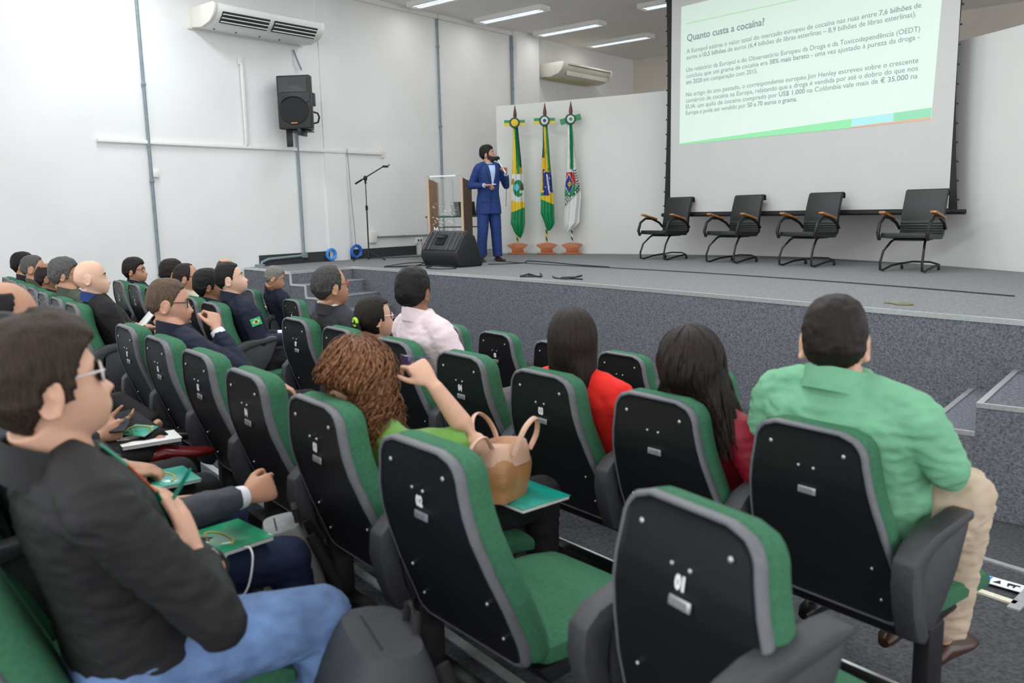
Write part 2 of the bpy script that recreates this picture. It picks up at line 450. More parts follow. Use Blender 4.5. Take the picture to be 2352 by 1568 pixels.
# ---------------------------------------------------------------- ceiling lamps on the stage side
REFL = mat('lamp_reflector', (.8, .82, .84), .15, .9, noise_amt=.02, nscale=40)
TUBE = mat('lit_fluorescent_tube', (.9, .95, 1), .4, emit=((.92, .97, 1), 2.6))
def lamp_proto():
    t = thing('ceiling_lamp', '', 'ceiling lamp', (0, 0, CE))
    mb = MB(); mb.box((0, .14, -.04), (1.62, .02, .08)); mb.box((0, -.14, -.04), (1.62, .02, .08)); mb.box((.8, 0, -.04), (.02, .28, .08)); mb.box((-.8, 0, -.04), (.02, .28, .08)); mb.box((0, 0, -.008), (1.6, .27, .012))
    mb.build('housing', WHITEP, t, smooth=False)
    lo = MB()
    for i in range(23): lo.box((-.73 + i * .0664, 0, -.06), (.006, .20, .03))
    for y in (-.1, 0, .1): lo.box((0, y, -.06), (1.5, .01, .034))
    lo.build('louvre_grid', REFL, t, smooth=False)
    for y in (-.05, .05): tb = MB(); tb.tube([(-.72, y, -.035), (.72, y, -.035)], .013, 8); tb.build('fluorescent_tube', TUBE, t)
    l = bpy.data.lights.new('lamp_light', 'AREA'); l.shape = 'RECTANGLE'; l.size = 1.45; l.size_y = .18; l.energy = 7; l.color = (1, .96, .90)
    lo_ = bpy.data.objects.new('lamp_light', l); lo_.location = (0, 0, -.078); COL.objects.link(lo_); lo_.parent = t
    return t
lp = lamp_proto()
lp['label'] = 'louvred fluorescent ceiling lamp, nearest of the left column, cut by the frame top'; lp['group'] = 'fluorescent lamps over the stage'
lp.location = (-10.4, 10.86, CE)
for (x, y), lb in {(-10.4, 12.62): 'louvred fluorescent ceiling lamp, second in the left column above the lectern', (-10.35, 14.4): 'louvred fluorescent ceiling lamp, third in the column, above the small air conditioner', (-10.3, 16.2): 'louvred fluorescent ceiling lamp farthest back over the partition', (-7.55, 13.9): 'louvred fluorescent ceiling lamp partly hidden behind the projection screen'}.items():
    copy_tree(lp, lb, (x, y, CE), 0)

# ---------------------------------------------------------------- projection screen
sd = Vector((1, -.19, 0)).normalized(); kx = 1 / sd.x
SC = thing('projection_screen', 'large black bordered projection screen showing a pale green slide', 'projection screen', (-4.45, 10.53 + .19 * 4.45, 1.64), atan2(.19, 1))
def sx(X): return (X + 4.45) * kx      # local x from world X
def sz(Z): return Z - 1.64
SCRW = mat('screen_white', (.58, .58, .56), .8, noise_amt=.015, nscale=3)
SCRB = mat('screen_black_border', (.010, .010, .012), .7, noise_amt=.1, nscale=20)
TOPZ = 5.25
def bowx(z, side):   # tab tensioned sides curve inwards between the rollers
    f = (z - 1.66) / (5.3 - 1.66)
    return (-6.665 + .05 * sin(pi * f)) if side < 0 else (-2.30 - .10 * sin(pi * f))
mb = MB(); N_ = 24; vs = []; fs = []
for i in range(N_ + 1):
    z = 1.68 + (TOPZ - 1.68) * i / N_
    for X, y in ((bowx(z, -1), 0), (bowx(z, 1), 0)):
        vs += [(sx(X), .004, sz(z)), (sx(X), -.004, sz(z))]
for i in range(N_):
    a = i * 4; fs += [(a, a + 2, a + 6, a + 4), (a + 1, a + 5, a + 7, a + 3), (a, a + 4, a + 5, a + 1), (a + 2, a + 3, a + 7, a + 6)]
mb.add(vs, fs); mb.build('black_border', SCRB, SC)
mb = MB(); xl, xr = -6.54, -2.40
vs = []; fs = []
mb.add([(sx(xl), -.007, sz(1.70)), (sx(xr), -.007, sz(1.70)), (sx(xr), -.007, sz(5.0)), (sx(xl), -.007, sz(5.0))], [(0, 1, 2, 3)])
mb.build('white_surface', SCRW, SC, smooth=False)
mb = MB(); mb.tube([(sx(-6.70), 0, sz(1.66)), (sx(-2.21), 0, sz(1.66))], .03, 12); mb.build('bottom_bar', SCRB, SC)
mb = MB(); mb.tube([(sx(-6.80), 0, sz(5.32)), (sx(-2.15), 0, sz(5.32))], .08, 14); mb.build('roller_case', SCRB, SC)
tabs = MB()
for i in range(16):
    z = 1.8 + i * .22
    for s in (-1, 1):
        tabs.box((sx(bowx(z, s)) + s * .012, 0, sz(z)), (.024, .008, .02))
o = tabs.build('tension_tab', SCRB, SC); o['kind'] = 'stuff'
SLIDE = mat('projected_slide', (.55, .62, .57), .8, noise_amt=.01, nscale=4, emit=((.74, .98, .82), .30))  # projector light put in as surface colour and a faint glow, slide shapes too
mb = MB(); mb.add([(sx(-6.37), -.010, sz(2.72)), (sx(-2.65), -.010, sz(2.745)), (sx(-2.585), -.010, sz(4.72)), (sx(-6.36), -.010, sz(4.736))], [(0, 1, 2, 3)])
sl = mb.build('slide', SLIDE, SC, smooth=False)
def flat(name, quads, m):
    mb = MB()
    for q in quads: mb.add([(sx(x), -.0115, sz(z)) for x, z in q], [(0, 1, 2, 3)])
    return mb.build(name, m, sl, smooth=False)
flat('green_line', [[(-6.27, 4.472), (-3.2, 4.44), (-3.2, 4.452), (-6.27, 4.482)]], mat('slide_green_line', (.35, .62, .35), .8, noise_amt=.02, emit=((.45, .9, .45), .22)))
flat('green_band', [[(-6.372, 2.722), (-3.638, 2.735), (-3.634, 2.85), (-6.37, 2.742)]], mat('slide_green', (.25, .60, .32), .8, noise_amt=.02, emit=((.35, .9, .45), .26)))
flat('cyan_band', [[(-3.638, 2.75), (-3.1, 2.765), (-3.1, 2.868), (-3.634, 2.85)]], mat('slide_cyan', (.35, .62, .62), .8, noise_amt=.02, emit=((.45, .9, .9), .26)))
flat('teal_band', [[(-3.1, 2.765), (-2.655, 2.775), (-2.65, 2.885), (-3.1, 2.868)]], mat('slide_teal', (.25, .55, .36), .8, noise_amt=.02, emit=((.35, .8, .5), .24)))
flat('orange_line', [[(-3.638, 2.735), (-2.655, 2.747), (-2.655, 2.775), (-3.638, 2.75)]], mat('slide_orange', (.62, .38, .25), .8, noise_amt=.02, emit=((.9, .5, .4), .2)))
TXT = mat('slide_text', (.20, .25, .26), .8, noise_amt=.02, emit=((.5, .62, .66), .17))
LINES = [(0, [('A Europol estima o valor total do mercado europeu de cocaína nas ruas entre ', 0), ('7,6 bilhões', 1), (' de', 0)], 1),
 (1, [('euros e ', 0), ('10,5 bilhões', 1), (' de euros (6,4 bilhões de libras esterlinas – 8,9 bilhões de libras esterlinas).', 0)], .985),
 (3, [('Um relatório da Europol e do Observatório Europeu da Droga e da Toxicodependência (OEDT)', 0)], 1),
 (4, [('concluiu que um grama de cocaína era ', 0), ('38% mais barato', 1), (' - uma vez ajustado à pureza da droga -', 0)], 1),
 (5, [('em 2020', 1), (' em comparação com 2015.', 0)], .36),
 (7, [('No artigo do ano passado, o correspondente europeu Jon Henley escreveu sobre o crescente', 0)], 1),
 (8, [('comércio de cocaína na Europa, relatando que a droga é vendida por até o dobro do que nos', 0)], 1),
 (9, [('EUA: um quilo de cocaína comprado por ', 0), ('US$ 1.000', 1), (' na Colômbia vale mais de ', 0), ('€ 35.000', 1), (' na', 0)], 1),
 (10, [('Europa e pode ser vendido por ', 0), ('50 a 70 euros o grama', 1), ('.', 0)], .54)]
def text_line(segs, x0, x1, zb, size, parent, bold=.012):
    parts = []; cx = 0
    for s, b in segs:
        vs, fs = text_mesh(s.replace(' ', '\u00a0') if False else s, size, bold * size if b else .003 * size)
        lead = (len(s) - len(s.lstrip())) * .28 * size; trail = (len(s) - len(s.rstrip())) * .28 * size
        xs = [v[0] for v in vs]; mn = min(xs); mx = max(xs)
        parts.append((vs, fs, cx + lead - mn)); cx += lead + (mx - mn) + trail + (.04 * size)
    k = (x1 - x0) / cx if x1 else 1.0
    mb = MB()
    for vs, fs, dx in parts: mb.add([(sx(x0 + (v[0] + dx) * k), -.0125, sz(zb) + v[1]) for v in vs], fs)
    return mb.build('slide_text', TXT, parent, smooth=False, fix=False)
for i, segs, wf in LINES:
    text_line(segs, -6.252, -6.252 + 3.42 * wf, 4.05 - .0895 * i, .088, sl)
text_line([('Quanto custa a cocaína?', 1)], -6.247, -4.93, 4.225, .135, sl, .02)

# ---------------------------------------------------------------- flags
def flag_base(t, stripe):
    WOOD = mat('varnished_red_wood', (.40, .115, .028), .4, noise_amt=.3, nscale=12, stretch=(1, 1, 6), coat=.2)
    mb = MB(); mb.box((0, 0, .015), (.31, .14, .025)); mb.build('base_board', WOOD, t, bevel=.005)
    mb = MB(); mb.prism([(-.10, .03), (.10, .03), (.09, .08), (.17, .14), (.165, .155), (.09, .175), (0, .185), (-.09, .175), (-.165, .155), (-.17, .14), (-.09, .08)], -.025, .025, axis='y'); mb.build('shaped_support', WOOD, t, bevel=.006)
    mb = MB(); N = 90
    rs = []
    pts = [(.0, 0, .17 + 1.98 * i / N) for i in range(N + 1)]
    # spiral two-colour ribbon on the pole
    n = 12; vs = []; 
    for i, p in enumerate(pts):
        for j in range(n): a = 2 * pi * j / n; vs.append((p[0] + .016 * cos(a), p[1] + .016 * sin(a), p[2]))
    for i in range(N):
        for j in range(n):
            k = (j + 1) % n
            mi = 0 if ((i * 2.4 + j) % n) < n / 2 else 1
            mb.add([], [], 0); mb.f.append((i * n + j, i * n + k, (i + 1) * n + k, (i + 1) * n + j)); mb.m.append(mi)
    mb.v = vs
    mb.build('striped_pole', [mat('ribbon_dark_green', (.012, .06, .03), .5, noise_amt=.1), stripe], t, fix=False)
    mb = MB(); mb.tube([(0, 0, 2.13), (0, 0, 2.17), (0, 0, 2.22), (0, 0, 2.34)], [.018, .030, .026, .002], 12); mb.build('spear_finial', mat('dark_finial_wood', (.09, .03, .018), .4, noise_amt=.2), t)

FG = mat('flag_green', (.0, .22, .07), .45, noise_amt=.06, nscale=30, spec=.6)
FDG = mat('flag_dark_green', (.0, .07, .03), .5, noise_amt=.06)
FY = mat('flag_yellow', (.72, .50, .02), .5, noise_amt=.05, nscale=30)
FO = mat('flag_deep_yellow', (.62, .36, .02), .5, noise_amt=.05)
FB = mat('flag_blue', (.02, .03, .20), .45, noise_amt=.06)
FW = mat('flag_white', (.66, .66, .64), .55, noise_amt=.03)
FC = mat('flag_sky', (.15, .50, .68), .5, noise_amt=.05)
FBR = mat('flag_brown', (.16, .06, .03), .5, noise_amt=.1)
FR = mat('flag_red', (.45, .02, .02), .5, noise_amt=.05)
FMATS = [FG, FDG, FY, FO, FB, FW, FC, FBR, FR]


def cloth(t, name, outline, paint, zs0, zs1, folds=5, nu=72, nv=150, dz=0.):
    """furled flag: outline(z) -> (xl, xr); paint(x,z,front) -> material index"""
    mb = MB(); vs = []
    for i in range(nv + 1):
        z = zs0 + (zs1 - zs0) * i / nv
        xl, xr = outline(z)
        c = (xl + xr) / 2; hw = max(.006, (xr - xl) / 2)
        for j in range(nu):
            a = 2 * pi * j / nu
            d = min(.085, hw * .75)
            fold = (1 + .22 * sin(folds * a + z * 2.2) * min(1, hw / .05))
            vs.append((c + hw * cos(a), (-d * sin(a) * fold) - .005 + .012 * sin(7 * a + 3 * z) * min(1, hw / .06), z))
    mb.v = vs
    for i in range(nv):
        for j in range(nu):
            k = (j + 1) % nu
            am = 2 * pi * (j + .5) / nu; z = zs0 + (zs1 - zs0) * (i + .5) / nv
            xl, xr = outline(z); x = (xl + xr) / 2 + (xr - xl) / 2 * cos(am)
            mb.f.append((i * nu + j, i * nu + k, (i + 1) * nu + k, (i + 1) * nu + j)); mb.m.append(paint(x, z, sin(am) > 0))
    mb.f.append(tuple(range(nu - 1, -1, -1))); mb.m.append(paint(0, zs0, True))
    mb.f.append(tuple(nv * nu + j for j in range(nu))); mb.m.append(paint(0, zs1, True))
    return mb.build(name, FMATS, t, fix=False)


def interp(tab, z):
    if z <= tab[0][0]: return tab[0][1:]
    for a, b in zip(tab, tab[1:]):
        if z <= b[0]:
            f = (z - a[0]) / (b[0] - a[0]); return tuple(p + (q - p) * f for p, q in zip(a[1:], b[1:]))
    return tab[-1][1:]


def rosette(t, c1, c2, tilt=0., bar=(0, 2), z=2.06):
    mb = MB(); R_ = Matrix.Translation((-.01, -.05, z)) @ Matrix.Rotation(tilt, 4, 'Y')
    mb.box((0, 0, .02), (.33, .012, .045), bar[0], R_); mb.box((0, 0, -.025), (.33, .012, .045), bar[1], R_)
    mb.build('ribbon_bow', FMATS, t, smooth=False)
    mb = MB()
    for k, (r, y, mi) in enumerate(((.085, -.03, 1), (.06, -.042, c1), (.028, -.052, c2))):
        mb.tube([(0, 0, 0), (0, y, 0)], [r, r * .92], 24, mi, R_)
    mb.build('rosette', FMATS, t)


# px scale: 145 px per metre at the flags; local x right (towards +X), z up
FYAW = radians(-40)   # facing the hall like the partition
def flag1(x, z, fr):
    u = x + .02 * (z - 1) 
    if z > 1.27 and fr:
        if -.045 + (2.0 - z) * .0 < u < .0 + (2 - z) * .03: return 2
        if u < .032 + (2 - z) * .045 and u >= .0: return 0
    if z > 1.27: return 3 if (z < 1.38 and x > .02) or (z < 1.42 and x < -.05) else 1
    if not fr: return 0
    if z < .70 + x * .36: return 0
    ex, ez = (x - .03) / .088, (z - 1.045) / .135
    if ex * ex + ez * ez < 1 and x > -.075:
        if ((x - .0) / .040) ** 2 + ((z - 1.06) / .055) ** 2 < 1: return 6
        if x > .055 and 1.02 < z < 1.10: return 7
        if x > .05 and abs(z - .985) < .022: return 5
        return 0
    if -.085 < x < -.035 and 1.10 < z < 1.2: return 7 if (int(x * 200) + int(z * 90)) % 2 else 3
    if x > -.072 - .05 * (1.25 - z) and z > .83 + .10 * max(0, -.02 - x) * 6: return 5
    return 2
T1 = [(.26, .045, .055), (.31, -.02, .085), (.37, -.055, .106), (.50, -.107, .132), (.62, -.095, .132), (.75, -.094, .13), (1.04, -.094, .12), (1.27, -.068, .10), (1.5, -.055, .085), (1.68, -.043, .07), (1.99, -.040, .046)]
def flag2(x, z, fr):
    if z > 1.29 and fr:
        if -.022 + (2 - z) * .02 < x < .012 + (2 - z) * .03: return 2
        if .012 + (2 - z) * .03 <= x < .034 + (2 - z) * .065: return 0
    if z > 1.5: return 1
    if not fr: return 0
    if z < .83 - x * .42: return 0
    if z < .915 + .05 * (x > .05) : return 2
    if x < -.052: return 2 if z > .96 else 0
    if z > 1.285 and not (-.05 < x < -.02 and z < 1.33): return 3 if x > -.045 else 2
    if abs(x - .045 - (1.0 - z) * .12) < .011 and .95 < z < 1.25: return 5
    if (int(x * 60 + 40) * 7 + int(z * 45) * 3) % 23 == 0: return 5
    return 4
T2 = [(.37, .0, .05), (.42, -.01, .10), (.49, -.03, .133), (.65, -.092, .13), (.78, -.086, .126), (.96, -.086, .112), (1.28, -.065, .088), (1.49, -.058, .07), (1.68, -.04, .06), (1.99, -.034, .04)]
def flag3(x, z, fr):
    if z > 1.31 and fr:
        if -.028 < x < .030: return 0
        return 5
    if not fr: return 5
    # shield with a blue lozenge, red and green corners
    cx, cz = x + .035, z - 1.085
    lim = .065 * (1 - (cz / .19) ** 2) ** .5 if abs(cz) < .19 else -1
    if -.115 < x and x < lim - .01 and abs(cz) < .18:
        if abs(cx + .01) / .068 + abs(cz) / .15 < 1:
            return 2 if (.018 < hypot(cx, cz * .9) < .030 or abs(cx) < .005 and abs(cz) < .05) else 4
        if abs(cx + .01) / .068 + abs(cz) / .15 < 1.12: return 5
        return 8 if cz > 0 else 0
    # laurel branch
    for k in range(9):
        bx = .030 + .055 * sin(min(1.5, (9 - k) * .22)); bz = .97 + k * .040
        for s_ in (-1, 1):
            u = x - bx - s_ * .017; v = z - bz - abs(u) * .2 - s_ * u * .9
            if abs(u) < .016 and abs(v) < .011: return 1
    q = z - (.86 + (x + .0) * 1.05)
    if abs(q) < .006 or abs(q - .095) < .006: return 1
    if -.115 < x < .13 and (.015 < q < .042 or .052 < q < .082): return 1 if (int(x * 110) + int(q * 30)) % 3 else 5
    if x < -.045 and .095 < q < .15 and abs(((x + z) * 30) % 1 - .5) > .22: return 1
    return 5
T3 = [(.36, -.11, -.03), (.43, -.125, .06), (.50, -.128, .126), (.62, -.118, .13), (.75, -.112, .140), (.90, -.112, .155), (1.05, -.10, .136), (1.30, -.073, .10), (1.5, -.066, .07), (1.68, -.063, .05), (1.99, -.06, .018)]
for (fx, fy), lb, tb, pf, ribbon, ros in (
    ((-9.60, 11.70), 'green and yellow flag with a white circle and shield, leftmost of the three', T1, flag1, FY, (2, 2, 0, (0, 2))),
    ((-9.06, 11.86), 'green and yellow flag with a blue globe, middle of the three', T2, flag2, FY, (5, 4, 0, (0, 2))),
    ((-8.62, 12.02), 'white flag with a blue shield and laurel branch, rightmost of the three', T3, flag3, FW, (5, 0, -.25, (0, 0)))):
    t = thing('flag_on_stand', lb, 'flag', (fx, fy, SZ), FYAW, 'furled flags on wooden stands'); t.scale = (1.10, 1.10, 1.12)
    flag_base(t, ribbon)
    cloth(t, 'flag_cloth', lambda z, tb=tb: interp(tb, z), pf, tb[0][0], 2.02)
    rosette(t, ros[0], ros[1], ros[2], ros[3])

# ---------------------------------------------------------------- lectern, table with laptop, microphone stand, monitor
WOODD = mat('dark_walnut', (.10, .045, .022), .45, noise_amt=.35, nscale=10, stretch=(8, 8, 1))
WOODL = mat('pale_wood_edge', (.55, .40, .28), .5, noise_amt=.15, nscale=12, stretch=(6, 6, 1))
WOODI = mat('brown_wood_inner', (.30, .17, .10), .5, noise_amt=.25, nscale=8, stretch=(6, 6, 1))
m, n, b = nt('clear_acrylic')
b.inputs['Base Color'].default_value = (.95, .98, 1, 1); b.inputs['Roughness'].default_value = .03; b.inputs['Transmission Weight'].default_value = 1; b.inputs['IOR'].default_value = 1.12; b.inputs['Alpha'].default_value = .35
ACR = m
FROST = mat('etched_white', (.8, .82, .84), .6, noise_amt=.1, nscale=60)
t = thing('lectern', 'wooden lectern with a clear acrylic front, left of the man in blue', 'lectern', (-9.42, 9.80, SZ), radians(164)); t.scale = (.92, .92, 1.08)
for s, mm, nm in ((-1, WOODD, 'side_panel'), (1, WOODI, 'side_panel')):
    mb = MB(); mb.prism([(-.16, 0), (.20, 0), (.20, 1.22), (-.16, 1.16)], s * .33 - .012, s * .33 + .012, axis='x')
    o = mb.build(nm, mm, t, smooth=False)
    MB().prism([(.185, 0.0), (.205, 0), (.205, 1.225), (.185, 1.225)], s * .33 - .022, s * .33 + .022, axis='x').build('edge_band', WOODL, o, smooth=False)
MB().box((0, .20, .63), (.62, .008, 1.14)).build('acrylic_front', ACR, t, smooth=False)
MB().box((0, .03, 1.235), (.78, .44, .014), M=Matrix.Rotation(radians(3), 4, 'X')).build('acrylic_top', ACR, t, smooth=False)
MB().box((0, .25, 1.245), (.50, .02, .02)).build('top_edge_white_strip', WHITEINK, t)  # plain white bar along the front of the top
MB().box((0, 0, .03), (.64, .34, .05)).build('foot_shelf', WOODI, t, smooth=False)
et = MB()
rnd = random.Random(3)
for i in range(46):
    a = rnd.uniform(-.25, .25); z = rnd.uniform(.45, .85); et.box((a, .206, z), (rnd.uniform(.01, .04), .002, .006), M=Matrix.Identity(4))
vs, fs = text_mesh('M', .13); et.add([(-v[0] + .24, .206, v[1] + .42) for v in vs], fs)
for q in (.40, .345): et.box((0, .206, q), (.50, .002, .004))
et.build('etched_emblem', FROST, t, smooth=False)

t = thing('laptop_table', 'narrow table with a green edge behind the lectern', 'table', (-10.28, 10.85, SZ), radians(-25))
MB().box((0, 0, .70), (1.0, .5, .03)).build('tabletop', mat('green_table_edge', (.01, .11, .05), .5, noise_amt=.1), t, bevel=.004)
for x in (-.46, .46):
    for y in (-.21, .21): MB().box((x, y, .343), (.03, .03, .685)).build('leg', BLACKM, t)
MB().box((0, -.21, .52), (.92, .02, .02)).build('crossbar', BLACKM, t)
t2 = thing('laptop', 'open black laptop on the table behind the lectern', 'laptop', (-9.98, 10.80, SZ + .717), radians(150))
MB().box((0, 0, .01), (.36, .25, .02)).build('keyboard_base', BLACKP, t2, bevel=.004)
MB().box((0, 0, .12), (.36, .012, .24), M=Matrix.Translation((0, .13, .01)) @ Matrix.Rotation(radians(-22), 4, 'X')).build('display_lid', BLACKP, t2, bevel=.003)
MB().box((0, -.008, .12), (.33, .003, .20), M=Matrix.Translation((0, .13, .01)) @ Matrix.Rotation(radians(-22), 4, 'X')).build('lit_display', mat('laptop_display', (.3, .32, .45), .3, emit=((.5, .55, .8), .5)), t2)
t3 = thing('hanging_cable', 'thin black cable looping down behind the lectern table', 'cable', (-9.95, 10.75, SZ))
MB().tube([(0, 0, .68), (.1, 0, .4), (.12, -.1, .12), (.05, -.3, .008), (-.3, -.5, .008)], .008, 8).build('wire', BLACKM, t3)

t = thing('microphone_stand', 'black boom microphone stand beside the left wall', 'microphone stand', (-10.95, 9.36, SZ), radians(0))
MB().tube([(0, 0, .1), (0, 0, .86)], .012, 10).build('lower_tube', BLACKM, t)
MB().tube([(0, 0, .86), (0, 0, 1.36)], .008, 10).build('upper_tube', BLACKM, t)
mb = MB(); mb.tube([(0, 0, .84), (0, 0, .92)], .022, 10); mb.ball((.02, -.02, .90), .02); mb.build('height_clamp', BLACKM, t)
mb = MB(); mb.ball((0, 0, 1.37), (.035, .035, .045)); mb.tube([(0, 0, 1.28), (0, 0, 1.36)], .018, 10); mb.build('boom_joint', BLACKM, t)
BM_ = Vector((.80, .60, .0))
mb = MB(); a = Vector((0, 0, 1.38)); d = Vector((.62, .52, .46)).normalized(); mb.tube([a - d * .17, a + d * .36], .010, 8); mb.tube([a - d * .20, a - d * .06], .016, 8); mb.build('boom_arm', BLACKM, t)
mb = MB(); e = a + d * .36; mb.ball(tuple(e), .02); mb.tube([e, e + Vector((.07, .04, -.005))], .018, 8); mb.tube([e + Vector((.06, .04, 0)), e + Vector((.09, .06, .03))], .008, 8); mb.build('microphone_clip', BLACKM, t)
for k in range(3):
    a = radians(20 + 120 * k); mb = MB(); mb.tube([(.02 * cos(a), .02 * sin(a), .14), (.30 * cos(a), .30 * sin(a), .012)], .011, 8); mb.ball((.30 * cos(a), .30 * sin(a), .014), .014); mb.build('leg', BLACKM, t)
MB().tube([(0, 0, .05), (0, 0, .17)], [.03, .022], 12).build('hub', BLACKM, t)

t = thing('stage_monitor', 'black wedge stage monitor loudspeaker lying on the stage edge', 'loudspeaker', (-8.55, 8.90, SZ), radians(-20))
# local: x along its length, y to the stage back
prof = [(-.20, .0), (.22, 0), (.25, .06), (.10, .44), (-.02, .50), (-.10, .48), (-.27, .22), (-.27, .14)]
t.rotation_euler = (0, 0, radians(-8))
mb = MB(); mb.prism(prof, -.42, .42, axis='x'); mb.build('cabinet', BLACKP, t, bevel=.025, seg=3)
mb = MB(); mb.prism([(-.255, .27), (-.095, .497), (-.02, .515), (-.02, .49), (-.10, .47), (-.262, .245)], -.40, .40, axis='x'); mb.build('top_panel', GREYP, t, bevel=.006)
for x in (-.33, -.22, .20, .31):
    MB().tube([(x, -.275, .245), (x, -.19, .375), (x, -.10, .50)], .011, 8).build('rib', mat('monitor_rib', (.05, .052, .058), .35, noise_amt=.05), t)
MB().box((0, -.0, 0), (.20, .17, .02), M=Matrix.Translation((-.02, -.185, .39)) @ Matrix.Rotation(radians(55), 4, 'X')).build('handle_recess', mat('deep_black', (.003, .003, .003), .8, noise_amt=.1), t, bevel=.006)
MB().tube([(-.10, -.20, .43), (.06, -.20, .43)], .016, 8).build('handle_grip', GREYP, t)
mb = MB(); mb.box((-.02, -.205, .09), (.5, .03, .13)); mb.build('connector_panel', mat('connector_panel_black', (.006, .006, .007), .5, noise_amt=.1), t, bevel=.004)
kn = MB()
for i in range(9):
    kn.ball((-.12 + i * .03, -.225, .12), .008, 6, 4); kn.ball((-.16 + i * .036, -.225, .085), .009, 6, 4)
kn.build('knob', STEEL, t)
vn = MB()
for i in range(4): vn.box((-.06, -.262, .20 - i * .02), (.42, .012, .006))
vn.build('vent_slots', GREYP, t)

# cables and coils
def cable(label, pts, r=.007, m=BLACKM, name='cable'):
    p0 = Vector(pts[0])
    # catmull
    P = [Vector(p) - p0 for p in pts]; out = []
    for i in range(len(P) - 1):
        a, b_, c, d = P[max(i - 1, 0)], P[i], P[i + 1], P[min(i + 2, len(P) - 1)]
        for k in range(6):
            u = k / 6; out.append(.5 * ((2 * b_) + (-a + c) * u + (2 * a - 5 * b_ + 4 * c - d) * u * u + (-a + 3 * b_ - 3 * c + d) * u ** 3))
    out.append(P[-1])
    o = MB().tube(out, r, 7).build(name, m); o.location = p0
    return tag(o, label, 'cable')
zc = SZ + .008
cable('thin black cable looped on the stage edge left of the wedge monitor', [(-8.95, 8.75, zc), (-9.15, 8.5, zc), (-9.35, 8.35, zc), (-9.25, 8.6, zc + .03), (-9.0, 8.75, zc + .04), (-8.95, 8.45, zc), (-9.3, 8.25, zc), (-9.45, 8.45, zc)])
cable('black cable curling in front of the wedge monitor on the stage', [(-8.7, 8.62, zc), (-8.55, 8.35, zc), (-8.2, 8.25, zc), (-8.05, 8.45, zc), (-8.35, 8.55, zc + .02), (-8.6, 8.4, zc + .02)])
cable('long thin black cable along the wall foot on the stage', [(-11.3, 9.6, zc), (-11.0, 10.1, zc), (-10.7, 10.6, zc), (-10.2, 10.7, zc), (-9.7, 10.75, zc)])
cable('black cable trailing over the stage behind the standing man', [(-8.2, 9.3, zc), (-8.0, 9.45, zc), (-7.9, 9.8, zc), (-8.1, 10.1, zc), (-7.6, 10.0, zc), (-6.9, 9.7, zc), (-6.2, 9.5, zc)])
sm = MB(); seam = [(-8.6, 9.95), (-7.4, 9.62), (-6.2, 9.42), (-5.0, 9.2), (-4.0, 8.95), (-3.0, 8.66), (-2.0, 8.3), (-1.2, 7.95)]
o = cable('long dark seam cord lying across the stage carpet in front of the chairs', [(x, y, SZ + .004) for x, y in seam], .008, CARPET_D, 'carpet_seam')
cable('tangled black cable lying near the middle of the stage edge', [(-6.35, 7.95, zc), (-6.25, 7.8, zc + .02), (-6.3, 7.72, zc), (-6.1, 7.85, zc), (-6.2, 7.98, zc + .02), (-6.05, 7.78, zc), (-6.4, 8.0, zc + .01)], .010)
cable('thin black cable with plugs on the stage edge, right of the tangle', [(-5.95, 7.9, zc), (-5.8, 7.75, zc), (-5.6, 7.7, zc), (-5.5, 7.85, zc + .03), (-5.65, 7.95, zc), (-5.75, 7.8, zc), (-5.4, 7.72, zc)], .009)
cable('short khaki cord lying near the stage edge above the green shirt man', [(-1.95, 6.98, zc), (-1.88, 6.96, zc), (-1.82, 6.90, zc), (-1.74, 6.93, zc), (-1.76, 7.0, zc), (-1.84, 6.97, zc)], .010, mat('khaki_cord', (.20, .18, .11), .7, noise_amt=.2))
BLUE = mat('blue_cable', (.02, .13, .55), .45, noise_amt=.1, nscale=30)
def coil(label, loc, r, m=BLUE, cordz=None):
    t = thing('cable_coil', label, 'cable', loc)
    mb = MB(); pts = []
    for k in range(6):
        for j in range(24):
            a = 2 * pi * j / 24; rr = r * (1 + .10 * sin(k * 2.1)); pts.append((.02 * sin(k * 1.7), rr * cos(a), rr * sin(a) + .006 * cos(k)))
    mb.tube(pts, .014, 6); mb.build('coil', m, t)
    if cordz:
        MB().tube([(0, 0, r), (.0, -.01, r + .25), (-.02, -.03, cordz * .5), (-.03, -.06, cordz)], .006, 6).build('cord', PIPE, t)
    return t
coil('light blue cable coil leaning on the dark skirting, left one', (-11.42, 8.93, SZ + .115), .085, mat('light_blue_cable', (.05, .30, .75), .45, noise_amt=.1, nscale=30))
coil('dark blue cable coil hanging by its cord beside the microphone stand', (-11.40, 9.46, SZ + .14), .10, cordz=1.75)

